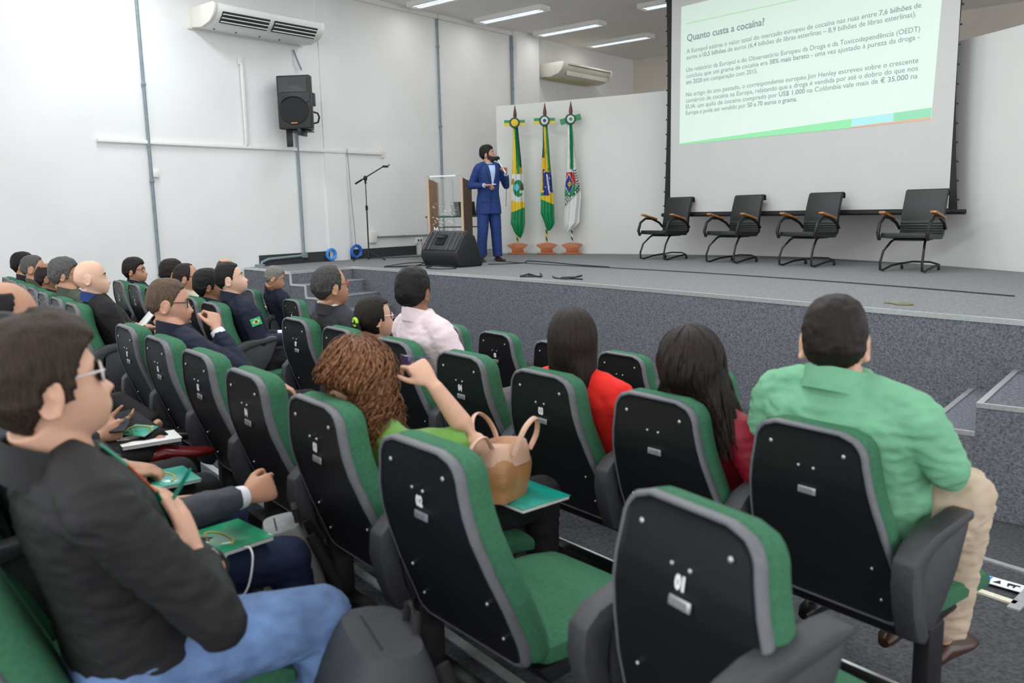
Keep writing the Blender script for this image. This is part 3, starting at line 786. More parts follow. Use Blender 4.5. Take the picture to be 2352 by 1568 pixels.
# ---------------------------------------------------------------- conference chairs on the stage
LEATH = mat('black_leather', (.010, .012, .012), .38, bump=.3, bscale=90, noise_amt=.1)
ARMW = mat('honey_wood', (.36, .15, .045), .35, noise_amt=.2, nscale=14, coat=.3)
def conf_chair():
    t = thing('conference_chair', '', 'chair')
    # y forward
    def curved(profile, w0, w1, th, ribs, r0, r1, name):
        mb = MB(); N = len(profile); rs = []
        for i, (y, z) in enumerate(profile):
            a = profile[max(i - 1, 0)]; b_ = profile[min(i + 1, N - 1)]; ty, tz = b_[0] - a[0], b_[1] - a[1]; L = hypot(ty, tz); ny, nz = tz / L, -ty / L
            wd = w0 + (w1 - w0) * i / (N - 1)
            e = .006 if (ribs and r0 < i / (N - 1) < r1 and i % 2) else 0
            rs.append([(-wd, y - ny * th / 2, z - nz * th / 2), (wd, y - ny * th / 2, z - nz * th / 2), (wd, y + ny * (th / 2 + e), z + nz * (th / 2 + e)), (-wd, y + ny * (th / 2 + e), z + nz * (th / 2 + e))])
        mb.rings(rs); return mb.build(name, LEATH, t, bevel=.006)
    def C(P, n=24):
        P = [Vector((p[0], p[1])) for p in P]; out = []
        for i in range(len(P) - 1):
            a, b_, c, d = P[max(i - 1, 0)], P[i], P[i + 1], P[min(i + 2, len(P) - 1)]
            for k in range(n // (len(P) - 1)):
                u = k / (n // (len(P) - 1)); q = .5 * ((2 * b_) + (-a + c) * u + (2 * a - 5 * b_ + 4 * c - d) * u * u + (-a + 3 * b_ - 3 * c + d) * u ** 3); out.append((q.x, q.y))
        out.append((P[-1].x, P[-1].y)); return out
    curved(C([(.27, .455), (.1, .44), (-.12, .425), (-.20, .43)], 30), .255, .25, .06, True, .1, .9, 'seat')
    curved(C([(-.16, .43), (-.235, .47), (-.235, .58), (-.26, .75), (-.33, 1.0)], 36), .25, .235, .05, True, .15, .55, 'backrest')
    curved([(-.33, .99), (-.345, 1.01), (-.38, 1.0), (-.385, .93)], .24, .24, .02, False, 0, 0, 'top_roll')
    for s in (-1, 1):
        mb = MB(); mb.tube([(s * .27, .27, .40), (s * .275, .30, .48), (s * .28, .25, .61), (s * .28, .14, .675), (s * .28, .0, .67), (s * .27, -.16, .60), (s * .26, -.24, .52)], [.022, .022, .02, .02, .02, .018, .018], 8); mb.build('arm_frame', BLACKM, t)
        mb = MB(); mb.box((0, 0, 0), (.075, .32, .030), M=Matrix.Translation((s * .285, .05, .70)) @ Matrix.Rotation(radians(15), 4, 'X')); mb.build('armrest', ARMW, t, bevel=.010)
        mb = MB(); mb.tube([(s * .17, .06, .41), (s * .19, .14, .37), (s * .225, .25, .26), (s * .235, .30, .12), (s * .235, .29, .03), (s * .235, .22, .018), (s * .235, .0, .06), (s * .22, -.22, .075)], .014, 9); mb.build('leg', BLACKM, t)
        mb = MB(); mb.ball((s * .21, -.24, .03), (.015, .03, .03)); mb.tube([(s * .21, -.22, .03), (s * .21, -.22, .08)], .008, 6); mb.build('caster', BLACKP, t)
    mb = MB(); mb.tube([(-.22, -.22, .075), (-.1, -.27, .10), (.1, -.27, .10), (.22, -.22, .075)], .012, 8); mb.build('rear_bar', BLACKM, t)
    MB().box((0, .0, .395), (.34, .3, .02)).build('seat_plate', BLACKM, t, bevel=.004)
    return t
cc = conf_chair(); cc.scale = (1.0, 1.0, .92)
lbs = ['black conference chair with wooden arm pads, leftmost of the four on the stage', 'black conference chair with wooden arm pads, second from the left under the screen', 'black conference chair with wooden arm pads, third from the left under the screen', 'black conference chair with wooden arm pads, rightmost, at the screen corner']
for i, ((x, y, yw), lb) in enumerate(zip([(-6.36, 11.30, 192), (-5.12, 11.02, 193), (-3.95, 10.74, 194), (-2.62, 10.38, 188)], lbs)):
    if i == 0: cc.location = (x, y, SZ); cc.rotation_euler = (0, 0, -radians(yw)); cc['label'] = lb; cc['group'] = 'conference chairs on the stage'
    else: copy_tree(cc, lb, (x, y, SZ), radians(yw))

# ---------------------------------------------------------------- floor sticker
t = thing('floor_sticker', 'white and blue accessibility sticker on the carpet near the stage stairs', 'sticker', (-.64, 4.25, .032), radians(8))
MB().box((0, 0, .0), (.30, .085, .003)).build('sticker_sheet', WHITEINK, t, smooth=False)
MB().box((-.07, .0, .0025), (.11, .07, .002)).build('blue_square', mat('sticker_blue', (.02, .30, .75), .5, noise_amt=.05), t, smooth=False)
g_ = MB(); g_.tube([(-.07 + .016 * cos(a), -.008 + .016 * sin(a), .004) for a in [radians(q) for q in range(150, 400, 25)]], .0025, 6); g_.tube([(-.075, .022, .004), (-.072, .002, .004), (-.058, .0, .004), (-.05, -.016, .004)], .003, 6); g_.ball((-.076, .027, .004), .004, 8, 6); g_.build('wheelchair_symbol', WHITEINK, t)
g_ = MB(); g_.add([(.0, -.02, .003), (.035, -.02, .003), (.022, .02, .003)], [(0, 1, 2)]); g_.box((.075, .006, .003), (.035, .018, .002)); g_.box((.065, -.012, .003), (.006, .022, .002)); g_.box((.088, -.012, .003), (.006, .022, .002)); g_.box((.1, .012, .003), (.016, .01, .002)); g_.build('black_symbols', BLACKP, t, smooth=False)

# ---------------------------------------------------------------- auditorium chairs
PROF = [(.985, -.004), (.96, .0), (.90, .002), (.84, .006), (.78, .018), (.70, .045), (.60, .085), (.50, .125), (.42, .150)]   # z, y of the rear face
def yb(z):
    P = PROF[::-1]
    if z <= P[0][0]: return P[0][1]
    for (z0, y0), (z1, y1) in zip(P, P[1:]):
        if z <= z1: return y0 + (y1 - y0) * (z - z0) / (z1 - z0)
    return P[-1][1]
def hw(z):
    return interp([(.42, .222), (.50, .232), (.60, .230), (.75, .205), (.90, .175), (1.0, .163)], z)[0]


def outline(inset, nz=40, rc=.065, rb=.03):
    """closed outline (x,z) of the back panel"""
    z0, z1 = .42 + inset, .985 - inset
    pts = []
    R_ = max(.01, rc - inset * .5)
    right = []
    for i in range(nz + 1):
        z = z0 + (z1 - z0) * i / nz; x = hw(z) - inset
        if z > z1 - R_: d = z - (z1 - R_); x -= R_ - sqrt(max(0, R_ * R_ - d * d))
        if z < z0 + rb: d = (z0 + rb) - z; x -= rb - sqrt(max(0, rb * rb - d * d))
        right.append((x, z))
    # finer corner
    return right
def panel(name, m, parent, offs, mi=None):
    """offs: list of (inset, yoff) rings from outside rim to the centre; builds a shell"""
    mb = MB(); rings_ = []
    for ins, yo in offs:
        r_ = outline(ins); loop = [(x, z) for x, z in r_] + [(-x, z) for x, z in r_[::-1]]
        rings_.append([(x, yb(z) + yo - .012 * (1 - (x / .23) ** 2) * 0, z) for x, z in loop])
    n = len(rings_[0]); vs = [p for r in rings_ for p in r]; fs = []; ms = []
    for i in range(len(rings_) - 1):
        for j in range(n):
            k = (j + 1) % n; fs.append((i * n + j, i * n + k, (i + 1) * n + k, (i + 1) * n + j)); ms.append(mi[i] if mi else 0)
    # caps as horizontal strips
    h = n // 2
    for base, mm in ((0, mi[0] if mi else 0), ((len(rings_) - 1) * n, mi[-1] if mi else 0)):
        for j in range(h - 1):
            fs.append((base + j, base + j + 1, base + n - 2 - j, base + n - 1 - j)); ms.append(mm)
    mb.v = vs; mb.f = fs; mb.m = ms
    return mb.build(name, m, parent, angle=60)


def make_chair():
    t = thing('auditorium_chair', '', 'chair')
    # rear shell with a rounded rim, painted paler for the light its edge catches
    panel('back_shell', [SHELL, RIM], t, [(.004, .026), (.0, .018), (-.001, .010), (.0005, .002), (.004, -.003), (.008, -.0045), (.0115, -.002), (.014, .000), (.024, .001)], [1, 1, 1, 1, 1, 1, 0, 0])
    panel('back_cushion', GREEN, t, [(.006, .022), (.0, .034), (-.003, .055), (.004, .082), (.016, .098), (.034, .106), (.06, .110)])
    # seat: cushion + shell
    mb = MB(); rs = []
    for i, (y, zt, wd, th) in enumerate([(.215, .455, .215, .05), (.225, .475, .228, .075), (.27, .482, .235, .085), (.40, .485, .24, .09), (.55, .478, .24, .088), (.64, .462, .235, .08), (.675, .440, .228, .062), (.685, .42, .215, .035)]):
        ring = []
        for j in range(20):
            a = 2 * pi * j / 20; cx = cos(a); sz_ = sin(a)
            ring.append((wd * (abs(cx) ** .35) * (1 if cx > 0 else -1), y, zt - th / 2 + th / 2 * (abs(sz_) ** .55) * (1 if sz_ > 0 else -1)))
        rs.append(ring)
    mb.rings(rs); mb.build('seat_cushion', GREEN, t)
    mb = MB(); mb.prism([(.20, .40), (.24, .345), (.58, .365), (.66, .40)], -.21, .21, axis='x'); mb.build('seat_base', SHELL, t, bevel=.012)
    # screws
    for x, z in ((-.112, .92), (.112, .92), (-.023, .867), (.023, .867), (-.16, .60), (.16, .60), (-.17, .50), (.17, .50)):
        r_ = .0062 if z > .9 else .0045
        MB().ball((x, yb(z) - .003, z), (r_, .004, r_), 10, 6).build('screw', STEEL, t)
    mb = MB(); mb.box((0, yb(.797) - .005, .797), (.056, .005, .021)); o = mb.build('name_plate', STEEL, t, bevel=.002)
    mb = MB(); mb.box((0, yb(.797) - .0085, .797), (.036, .002, .012)); mb.build('plate_label', mat('plate_print', (.22, .23, .24), .5, .3, noise_amt=.2, nscale=200), o, smooth=False)
    # post and foot
    return t


def arm(parent, s):
    """side armrest with folded writing tablet; s=-1 left, +1 right"""
    x = s * (.268 if s > 0 else .272)
    mb = MB()
    P = [(.075, .44), (.045, .52), (.028, .60), (.035, .665), (.075, .700), (.14, .722), (.32, .740), (.36, .737), (.365, .712), (.22, .690), (.14, .672), (.105, .64), (.095, .58), (.11, .50), (.14, .44), (.12, .42)]
    mb.prism(P, x - .032, x + .032, axis='x'); o = mb.build('armrest', GREYP, parent, bevel=.009, seg=2)
    mb = MB(); P = [(.12, .68), (.35, .718), (.36, .69), (.31, .58), (.24, .49), (.19, .44), (.14, .44), (.11, .53)]
    mb.prism(P, x - .019, x + .019, axis='x'); mb.build('tablet_panel', GREYP, parent, bevel=.006)
    mb = MB(); mb.box((x, .20, .235), (.045, .085, .43)); mb.build('post', BLACKM, parent, bevel=.006)
    mb = MB(); mb.box((x, .24, .012), (.06, .36, .03)); mb.build('foot', BLACKM, parent, bevel=.006)


proto = make_chair(); arm(proto, -1)
protoR = make_chair(); arm(protoR, -1); arm(protoR, 1)
CH = {'a1':(-0.707,1.221),'a2':(-1.430,1.338),'a3':(-2.028,1.480),'a4':(-2.603,1.613),'a5':(-3.158,1.745),'a6':(-3.710,1.860),'a7':(-4.260,1.980),'a8':(-5.710,2.320),'a9':(-6.250,2.440),'a10':(-6.790,2.560),'a11':(-7.330,2.690),'a12':(-7.880,2.810),'a13':(-8.420,2.930),'a14':(-8.960,3.060),'b1':(-0.803,2.212),'b2':(-1.331,2.290),'b3':(-1.874,2.395),'b4':(-2.411,2.525),'b5':(-2.960,2.630),'b6':(-3.510,2.750),'b7':(-4.049,2.869),'b8':(-5.340,3.090),'b9':(-5.880,3.230),'b10':(-6.420,3.370),'b11':(-6.960,3.490),'b12':(-7.510,3.610),'b13':(-8.050,3.720),'c1':(-2.410,3.790),'c2':(-2.950,3.900),'c3':(-3.507,4.014),'c4':(-4.060,4.130),'c5':(-4.61,4.24),'c6':(-5.16,4.34),'c7':(-6.510,4.590),'c8':(-7.85,5.00),'c9':(-8.42,5.12),'c0':(-1.87,3.66),'d2':(-1.845,0.445),'d3':(-2.390,0.570),'d4':(-2.935,0.695),'d5':(-3.480,0.820),'d6':(-4.025,0.945),'d7':(-4.570,1.070)}
FLR = dict(a=.266, b=.215, c=.03, d=.31)
YAW = radians(11.5)
CY = {'a1': 17.4, 'a2': 10, 'b1': 12.5, 'c0': 18}
WH = {'a1': 'nearest empty green seat with number 01, bottom centre', 'a2': 'empty green seat numbered 02, left of the nearest empty seat', 'a3': 'green seat holding the curly haired woman', 'a4': 'green seat left of the curly haired woman', 'a5': 'green seat fifth from the aisle end of the second nearest row', 'a6': 'green seat right behind the officer resting his chin on his hand', 'a7': 'green seat at the aisle, behind the officer resting his chin', 'a8': 'green seat across the aisle holding the bald man', 'a9': 'green seat just left of the bald man', 'a10': 'green seat second left of the bald man', 'a11': 'green seat third left of the bald man', 'a12': 'green seat fourth left of the bald man', 'a13': 'green seat fifth left of the bald man', 'a14': 'green seat at the far left frame edge behind the short haired men',
 'b1': 'green seat behind the man in the green shirt', 'b2': 'green seat behind the long haired woman in burgundy', 'b3': 'green seat numbered 03 behind the woman in red', 'b4': 'empty green seat numbered 04 right of the pink shirt man', 'b5': 'green seat behind the man in the pale pink shirt', 'b6': 'green seat behind the girl with a ponytail', 'b7': 'green seat behind the man with red glasses', 'b8': 'green seat behind the officer with a flag patch, beside the aisle', 'b9': 'green seat behind the low dark haired officer', 'b10': 'green seat behind the man in a khaki uniform', 'b11': 'green seat left of the khaki uniform man', 'b12': 'empty green seat right of the officer by the left conduit', 'b13': 'green seat behind the officer near the left conduit',
 'c0': 'upright seat in the front row, left of the burgundy woman', 'c1': 'grey backed front row seat right of the woman in red', 'c2': 'grey backed front row seat just left of the woman in red', 'c3': 'empty front row seat with number 05', 'c4': 'front row seat right of the pink shirt man', 'c5': 'front row seat hidden before the pink shirt man', 'c6': 'front row seat holding the black handbag', 'c7': 'front row seat right of the grey haired officer', 'c8': 'green seat behind the grey haired officer near the stage stairs', 'c9': 'front row seat left of the grey haired officer',
 'd2': 'green seat of the man in the black jacket and jeans', 'd3': 'green seat of the man in the grey suit', 'd4': 'green seat of the third person in the nearest row', 'd5': 'green seat of the person holding a phone', 'd6': 'green seat of the person with crossed legs', 'd7': 'green seat beyond the person with crossed legs'}
GRP = dict(a='green seats of the second nearest row', b='green seats of the middle row', c='green seats of the front row', d='green seats of the nearest row')
NUM = {}
def number_mesh(k):
    if k not in NUM:
        vs, fs = text_mesh('%02d' % k, .034, .0022, align='CENTER')
        me = bpy.data.meshes.new('seat_number'); me.from_pydata([(v[0] * .8, yb(.823) - .0045, .824 + v[1] * 1.05) for v in vs], [], fs); me.materials.append(WHITEINK); NUM[k] = me
    return NUM[k]
chairs = {}
RIGHTS = {'a1', 'a7x', 'a8', 'b1', 'b8', 'c8', 'c1x', 'd1', 'c0'}
for k, (x, y) in CH.items():
    src = protoR if k in RIGHTS else proto
    yw = radians(CY.get(k, 11.5))
    c = copy_tree(src, WH[k] if k in WH else '', (x, y, FLR[k[0]]), yw, GRP[k[0]])
    c['category'] = 'chair'
    if k[0] == 'c': c.location.z = .03
    i = int(k[1:])
    if k not in ('b1', 'b2', 'c0', 'c1'):
        no = i if k[0] != 'c' else i + 2
        o = link('seat_number', number_mesh(no), c)
        o.location = (0, 0, 0)
    chairs[k] = c
chairs['d2'].location.x -= .09
for p_ in (proto, protoR):
    for c in list(p_.children):
        for g_ in list(c.children): bpy.data.objects.remove(g_)
        bpy.data.objects.remove(c)
    bpy.data.objects.remove(p_)
# chair a1 stands more upright than the others
for ch_ in chairs['a1'].children:
    if ch_.name.split('.')[0] in ('back_shell', 'back_cushion', 'screw', 'name_plate', 'seat_number'):
        P_ = Vector((0, .16, .45)); ch_.matrix_local = Matrix.Translation(P_) @ Matrix.Rotation(radians(-9), 4, 'X') @ Matrix.Translation(-P_)
for ch_ in chairs['a1'].children:
    if ch_.name.split('.')[0] in ('armrest', 'tablet_panel') and sum(v.co.x for v in ch_.data.vertices) > 0:
        ch_.matrix_local = Matrix.Translation((-.07, -.105, .08))
# beams under each block of seats
def beam(label, k0, k1, ext0=.30, ext1=.30):
    a = Vector(CH[k0]); b_ = Vector(CH[k1]); d = (a - b_).normalized(); F = Vector((sin(YAW), cos(YAW)))
    a = a + d * ext0 + F * .20; b_ = b_ - d * ext1 + F * .20
    z = FLR[k0[0]] + .17
    mid = (a + b_) / 2; L = (a - b_).length
    o = MB().box((0, 0, 0), (L, .055, .075)).build('seat_rail', BLACKM, None, bevel=.005)
    o.location = (mid.x, mid.y, z); o.rotation_euler = (0, 0, atan2(d.y, d.x)); return tag(o, label, 'rail', 'steel rails under the seat rows')
beam('black steel rail under the second nearest row of seats, right block', 'a1', 'a7')
beam('black steel rail under the second nearest row, left of the aisle', 'a8', 'a14')
beam('black steel rail under the middle row of seats, right block', 'b1', 'b7')
beam('black steel rail under the middle row, left of the aisle', 'b8', 'b13')
beam('black steel rail under the front row of seats', 'c0', 'c7')
beam('black steel rail under the grey haired officer seat', 'c8', 'c9')
beam('black steel rail under the nearest row of seats', 'd2', 'd7')

# ================================================================= people
def skinmat(name, c, rough=.5):
    m_ = mat('skin_' + name, tuple(q * .93 for q in c), rough, noise_amt=.07, nscale=9, bump=.12, bscale=220, spec=.35)
    b_ = m_.node_tree.nodes['Principled BSDF']; b_.inputs['Subsurface Weight'].default_value = .12; b_.inputs['Subsurface Radius'].default_value = (.01, .004, .002)
    return m_
SK = dict(light=skinmat('light', (.68, .40, .28)), fair=skinmat('fair', (.74, .46, .34)), tan=skinmat('tan', (.50, .265, .165)), brown=skinmat('brown', (.30, .145, .085)), dark=skinmat('dark', (.20, .09, .05)), pink=skinmat('pink', (.62, .34, .24)))
def hairmat(name, c, amt=.5, st=(60, 60, 6)):
    return mat('hair_' + name, tuple(q * .62 for q in c), .5, noise_amt=amt, nscale=3.5, bump=.55, bscale=4, stretch=st, spec=.22, detail=6)
HM = dict(black=hairmat('black', (.012, .010, .010)), dark=hairmat('dark_brown', (.022, .014, .011)), brown=hairmat('brown', (.05, .030, .020)), gray=hairmat('grey', (.13, .125, .12), .6), silver=hairmat('silver', (.30, .28, .25), .35), fair=hairmat('light_brown', (.15, .095, .06), .4), auburn=hairmat('auburn', (.27, .115, .050), .8, (26, 26, 26)), longb=hairmat('long_brown', (.030, .019, .015), .5, (70, 70, 4)), saltp=hairmat('salt_pepper', (.07, .065, .062), .7))
def clothmat(name, c, rough=.8, bump=.25, bs=260, amt=.08):
    return mat('cloth_' + name, c, rough, noise_amt=amt, nscale=14, bump=bump, bscale=bs, spec=.3)
NAVY = clothmat('navy_uniform', (.012, .015, .032)); BLK = clothmat('black', (.011, .011, .012)); CHAR = clothmat('charcoal_suit', (.030, .031, .035)); DGREY = clothmat('dark_grey_suit', (.045, .047, .055))
OLIVE = clothmat('olive_uniform', (.055, .065, .045)); KHAKI = clothmat('khaki_uniform', (.52, .46, .36)); PINKS = clothmat('pale_pink_shirt', (.76, .62, .65)); RED = clothmat('red_blazer', (.78, .022, .014)); BURG = clothmat('burgundy_blouse', (.26, .010, .025), .45)
GSH = clothmat('mint_green_shirt', (.17, .42, .25)); OLG = clothmat('leaf_green_blouse', (.13, .30, .05), .5); BEIGE = clothmat('beige_trousers', (.55, .43, .32)); JEANS = mat('cloth_blue_jeans', (.13, .22, .42), .85, noise_amt=.45, nscale=7, bump=.5, bscale=300); NAVYT = clothmat('navy_trousers', (.018, .026, .065)); GREYT = clothmat('grey_trousers', (.10, .095, .10))
BLUES = clothmat('royal_blue_suit', (.014, .038, .155), .7); LBS = clothmat('light_blue_shirt', (.42, .52, .72)); WSH = clothmat('white_shirt', (.75, .76, .80)); GREYJ = clothmat('grey_suit_near', (.050, .054, .066), .75); BLKS = clothmat('black_overshirt', (.016, .016, .0165), .7)
SHOE = mat('brown_leather_shoe', (.05, .018, .010), .3, noise_amt=.2, nscale=20); BSHOE = mat('black_leather_shoe', (.008, .008, .009), .3, noise_amt=.1); MAROON = mat('maroon_leather', (.14, .008, .010), .25, noise_amt=.15)


def gs(v, s): return exp(-(v / s) ** 2)
def head_pt(sx_, sy_, sz_, grow=0., face=True, jaw=1., beard=0.):
    rx, ry, rz = .075, .098, .119
    # slightly boxier than an ellipsoid
    q = (abs(sx_) ** 2.35 + abs(sy_) ** 2.35 + abs(sz_) ** 2.35) ** (-1 / 2.35)
    sx_, sy_, sz_ = sx_ * q, sy_ * q, sz_ * q
    x, y, z = sx_ * rx, sy_ * ry, sz_ * rz
    if z > 0: x *= 1.0 + .04 * sin(min(1, z / .08) * pi) * (1 if y < 0 else .3)
    if sz_ < -.1:
        k = (-sz_ - .1) / .9
        x *= 1 - .30 * jaw * k ** 1.4
        if y < 0: y *= 1 - .62 * k
        y += .014 * k
        if y > 0: y *= 1 + .50 * k * (1 - .25 * k)
        z *= 1 - .05 * k
    if y > 0: y *= .95
    if face and sy_ > .1:
        f = 0
        ax = abs(x)
        if z > -.045:
            t = max(0., min(1, (.024 - z) / .054)); wdt = .0085 + .007 * t
            f += (.003 + .022 * t ** 1.2) * gs(x, wdt) * (1 if z > -.033 else max(0, (z + .047) / .014))
        f -= .012 * gs(ax - .031, .015) * gs(z - .010, .012)
        f += .005 * gs(z - .032, .009) * gs(x, .055)
        f += .0065 * gs(z + .057, .0085) * gs(x, .020) - .004 * gs(z + .0572, .0022) * gs(x, .020)
        f += .007 * gs(z + .098, .016) * gs(x, .024)
        f -= .004 * gs(z + .078, .008) * gs(x, .025)
        f += .004 * gs(ax - .045, .018) * gs(z + .018, .018)
        y += f * min(1, (sy_ - .1) / .25)
    L = sqrt(x * x + y * y + z * z) or 1
    n = Vector((x / rx ** 2, y / ry ** 2, z / rz ** 2)).normalized()
    return Vector((x, y, z)) + n * grow
def head_grid(nu=64, nv=48, fn=None):
    rs = []
    for i in range(1, nv):
        ph = pi * i / nv; ring = []
        for j in range(nu):
            a = 2 * pi * j / nu
            d = (sin(ph) * sin(a), sin(ph) * cos(a), -cos(ph))
            ring.append(fn(*d) if fn else head_pt(*d))
        rs.append(ring)
    return rs
def zlerp(tab, a):
    if a <= tab[0][0]: return tab[0][1]
    for (a0, z0), (a1, z1) in zip(tab, tab[1:]):
        if a <= a1: return z0 + (z1 - z0) * (a - a0) / (a1 - a0)
    return tab[-1][1]
STY = {
 'short': dict(b=[(0, .070), (35, .068), (55, .048), (66, .022), (74, -.020), (84, -.026), (93, .016), (104, .012), (116, -.030), (140, -.060), (180, -.072)], top=.014, side=.007),
 'full': dict(b=[(0, .060), (35, .058), (55, .040), (66, .012), (74, -.028), (84, -.030), (93, .012), (104, .006), (116, -.040), (140, -.075), (180, -.085)], top=.022, side=.012),
 'buzz': dict(b=[(0, .078), (40, .074), (58, .050), (70, .020), (78, -.012), (86, -.015), (95, .016), (106, .010), (118, -.030), (150, -.055), (180, -.060)], top=.008, side=.003),
 'recede': dict(b=[(0, .100), (20, .096), (38, .112), (52, .085), (62, .045), (74, -.015), (84, -.026), (93, .016), (104, .010), (116, -.030), (150, -.062), (180, -.070)], top=.006, side=.008),
 'balding': dict(b=[(0, .130), (45, .125), (60, .070), (70, .035), (78, -.010), (86, -.018), (95, .016), (106, .010), (118, -.030), (150, -.060), (180, -.068)], top=.002, side=.008, crown=.088),
}
def hair_cap(style, seed=0, quiff=0., extra=0.):
    S = STY[style]; mb = MB()
    def fn(sx_, sy_, sz_):
        p0 = head_pt(sx_, sy_, sz_, 0, False)
        az = abs(math.degrees(atan2(p0.x, p0.y))); z = p0.z
        zb = zlerp(S['b'], az) + .004 * noise.noise(Vector((az * .15, z * 60, seed)))
        m_ = max(0., min(1, (z - zb) / .010)); m_ = m_ * m_ * (3 - 2 * m_)
        up = max(0, min(1, (z - .03) / .06))
        t = S['side'] + (S['top'] - S['side']) * up + extra
        if 'crown' in S:
            c = max(0., min(1, (z - S['crown']) / .012)); 
            if az < 150 or z > S['crown'] + .01: m_ *= 1 - c
        t += .0035 * noise.noise(Vector((p0.x * 55, p0.y * 40 + seed, p0.z * 55))) * (1 if t > .006 else .3)
        if quiff and az < 60 and z > .05: t += quiff * (1 - az / 60)
        return head_pt(sx_, sy_, sz_, -.008 + m_ * (t + .008), False)
    mb.rings(head_grid(88, 64, fn)); return mb


def strands(mb, n, z_end, spread=0., wave=0., wfreq=2., r=.008, az0=50, drop_back=0., vol=.008, seed=1, zstart=.118, lenjit=.04, xscale=1., top_only=False, curl3=False, depth=0.):
    """long hair locks falling over the back and sides of the head; azimuth measured from the face"""
    rr_ = random.Random(seed)
    for i in range(n):
        s = 1 if i % 2 else -1
        az = radians(az0 + (180 - az0) * (rr_.random() ** .85)) * s
        ph0 = rr_.uniform(.02, .6)
        pts = []; rad = []
        v = vol * rr_.uniform(.6, 1.25); ze = z_end + rr_.uniform(-lenjit, lenjit) ; w0 = rr_.uniform(0, 6.28); wf = wfreq * rr_.uniform(.7, 1.3)
        N = 22 if wfreq < 4 else 34
        for k in range(N):
            f = k / (N - 1)
            if f < .5:
                ph = ph0 + (pi * .56 - ph0) * f / .5
                p = head_pt(sin(ph) * sin(az), sin(ph) * cos(az), cos(ph), v, False)
            else:
                g_ = (f - .5) / .5
                pb = head_pt(sin(pi * .56) * sin(az), sin(pi * .56) * cos(az), cos(pi * .56), v, False)
                z = pb.z + (ze - pb.z) * g_
                p = Vector((pb.x * (1 + spread * g_) * xscale ** g_, pb.y * (1 + spread * g_) - drop_back * g_ - depth, z))
            a = w0 + wf * f * 6.28
            dirv = Vector((sin(az), cos(az), 0)); tan_ = Vector((cos(az), -sin(az), 0))
            p = p + tan_ * wave * sin(a) * min(1, f * 3) + dirv * wave * .8 * cos(a * (1 if not curl3 else 1.0)) * min(1, f * 3)
            pts.append(p); rad.append(r * (1 - .75 * max(0, (f - .7) / .3)) * min(1, .4 + f * 3))
        mb.tube(pts, rad, 6, flat=.55)
    return mb


def hand(mb, W, f, n, side, curl=(.35, .5, .35), sc=1., spread=.12, thumb=.5, tcurl=.4):
    """W wrist, f finger direction, n palm normal, side=+1 right hand / -1 left hand"""
    f = Vector(f).normalized(); n = Vector(n); n = (n - f * n.dot(f)).normalized()
    t = (f.cross(n)) * side        # towards the thumb
    W = Vector(W); sc *= 1.0
    rs = []
    for d, hw_, hh_ in ((-.015, .024, .019), (.01, .027, .018), (.035, .036, .017), (.06, .041, .0155), (.082, .042, .013), (.092, .036, .009)):
        rs.append([W + (f * d + t * (cos(2 * pi * j / 14) * hw_) + n * (sin(2 * pi * j / 14) * hh_)) * sc for j in range(14)])
    mb.rings(rs)
    mb.ball(W + (f * .035 + t * .022 + n * .008) * sc, (.021 * sc, .021 * sc, .016 * sc), 10, 8)
    for i in range(4):
        off = (.030, .010, -.011, -.030)[i]; L = ((.040, .024, .020), (.045, .028, .021), (.041, .026, .020), (.032, .019, .018))[i]
        r0 = (.0092, .0094, .009, .0078)[i] * sc
        p = W + (f * (.084 if i != 3 else .078) + t * off) * sc
        ang = 0; lat = spread * (1.5 - i) * .5
        cc = curl if not isinstance(curl[0], (list, tuple)) else curl[i]
        for k in range(3):
            ang += cc[k] * (1 + .06 * i)
            d = (f * cos(ang) + n * sin(ang) + t * lat * cos(ang)).normalized()
            q = p + d * L[k] * sc; mb.capsule(p, q, r0 * (1 - .08 * k), r0 * (.93 - .1 * k), 9); p = q
    p = W + (f * .022 + t * .026 + n * .004) * sc; ang = 0
    d = (f * .62 + t * .78 * thumb * 1.5 + n * .35).normalized()
    for k, L in enumerate((.040, .030, .025)):
        d = (d + (f * .6 - t * .4 + n * .45) * tcurl * k * .5).normalized()
        q = p + d * L * sc; mb.capsule(p, q, (.0125, .0108, .0098)[k] * sc, (.011, .010, .0085)[k] * sc, 9); p = q


def ears(mb, M_, big=1.):
    for s in (-1, 1):
        B = M_ @ Matrix.Translation((s * .0745, -.010, -.008)) @ Matrix.Rotation(radians(-8), 4, 'X') @ Matrix.Rotation(s * radians(-24), 4, 'Z') @ Matrix.Diagonal((big, big, big, 1))
        mb.tube([(s * .009 * (1 if .2 < k / 16 < .8 else .6), -.004 + .0165 * cos(2 * pi * k / 16 + .3) , .002 + .029 * sin(2 * pi * k / 16 + .3) - (.004 if sin(2 * pi * k / 16 + .3) < 0 else 0)) for k in range(16)], .0052, 8, M=B, close=True, cap=False)
        mb.ball((s * .004, -.001, .0), (.0055, .0135, .024), 12, 8, M=B)
        mb.ball((s * .007, .006, -.026), (.006, .008, .0085), 10, 8, M=B)
        mb.tube([(s * .007, -.006, .014), (s * .010, -.001, .006), (s * .008, .004, -.004)], .0035, 6, M=B)


def ring_loft(mb, secs, n=28, p=2.4):
    rs = []
    for c, w_, d_ in secs:
        ring = []
        for j in range(n):
            a = 2 * pi * j / n; ca, sa = cos(a), sin(a)
            ring.append((c[0] + w_ * abs(ca) ** (2 / p) * (1 if ca > 0 else -1), c[1] + d_ * abs(sa) ** (2 / p) * (1 if sa > 0 else -1), c[2]))
        rs.append(ring)
    mb.rings(rs)


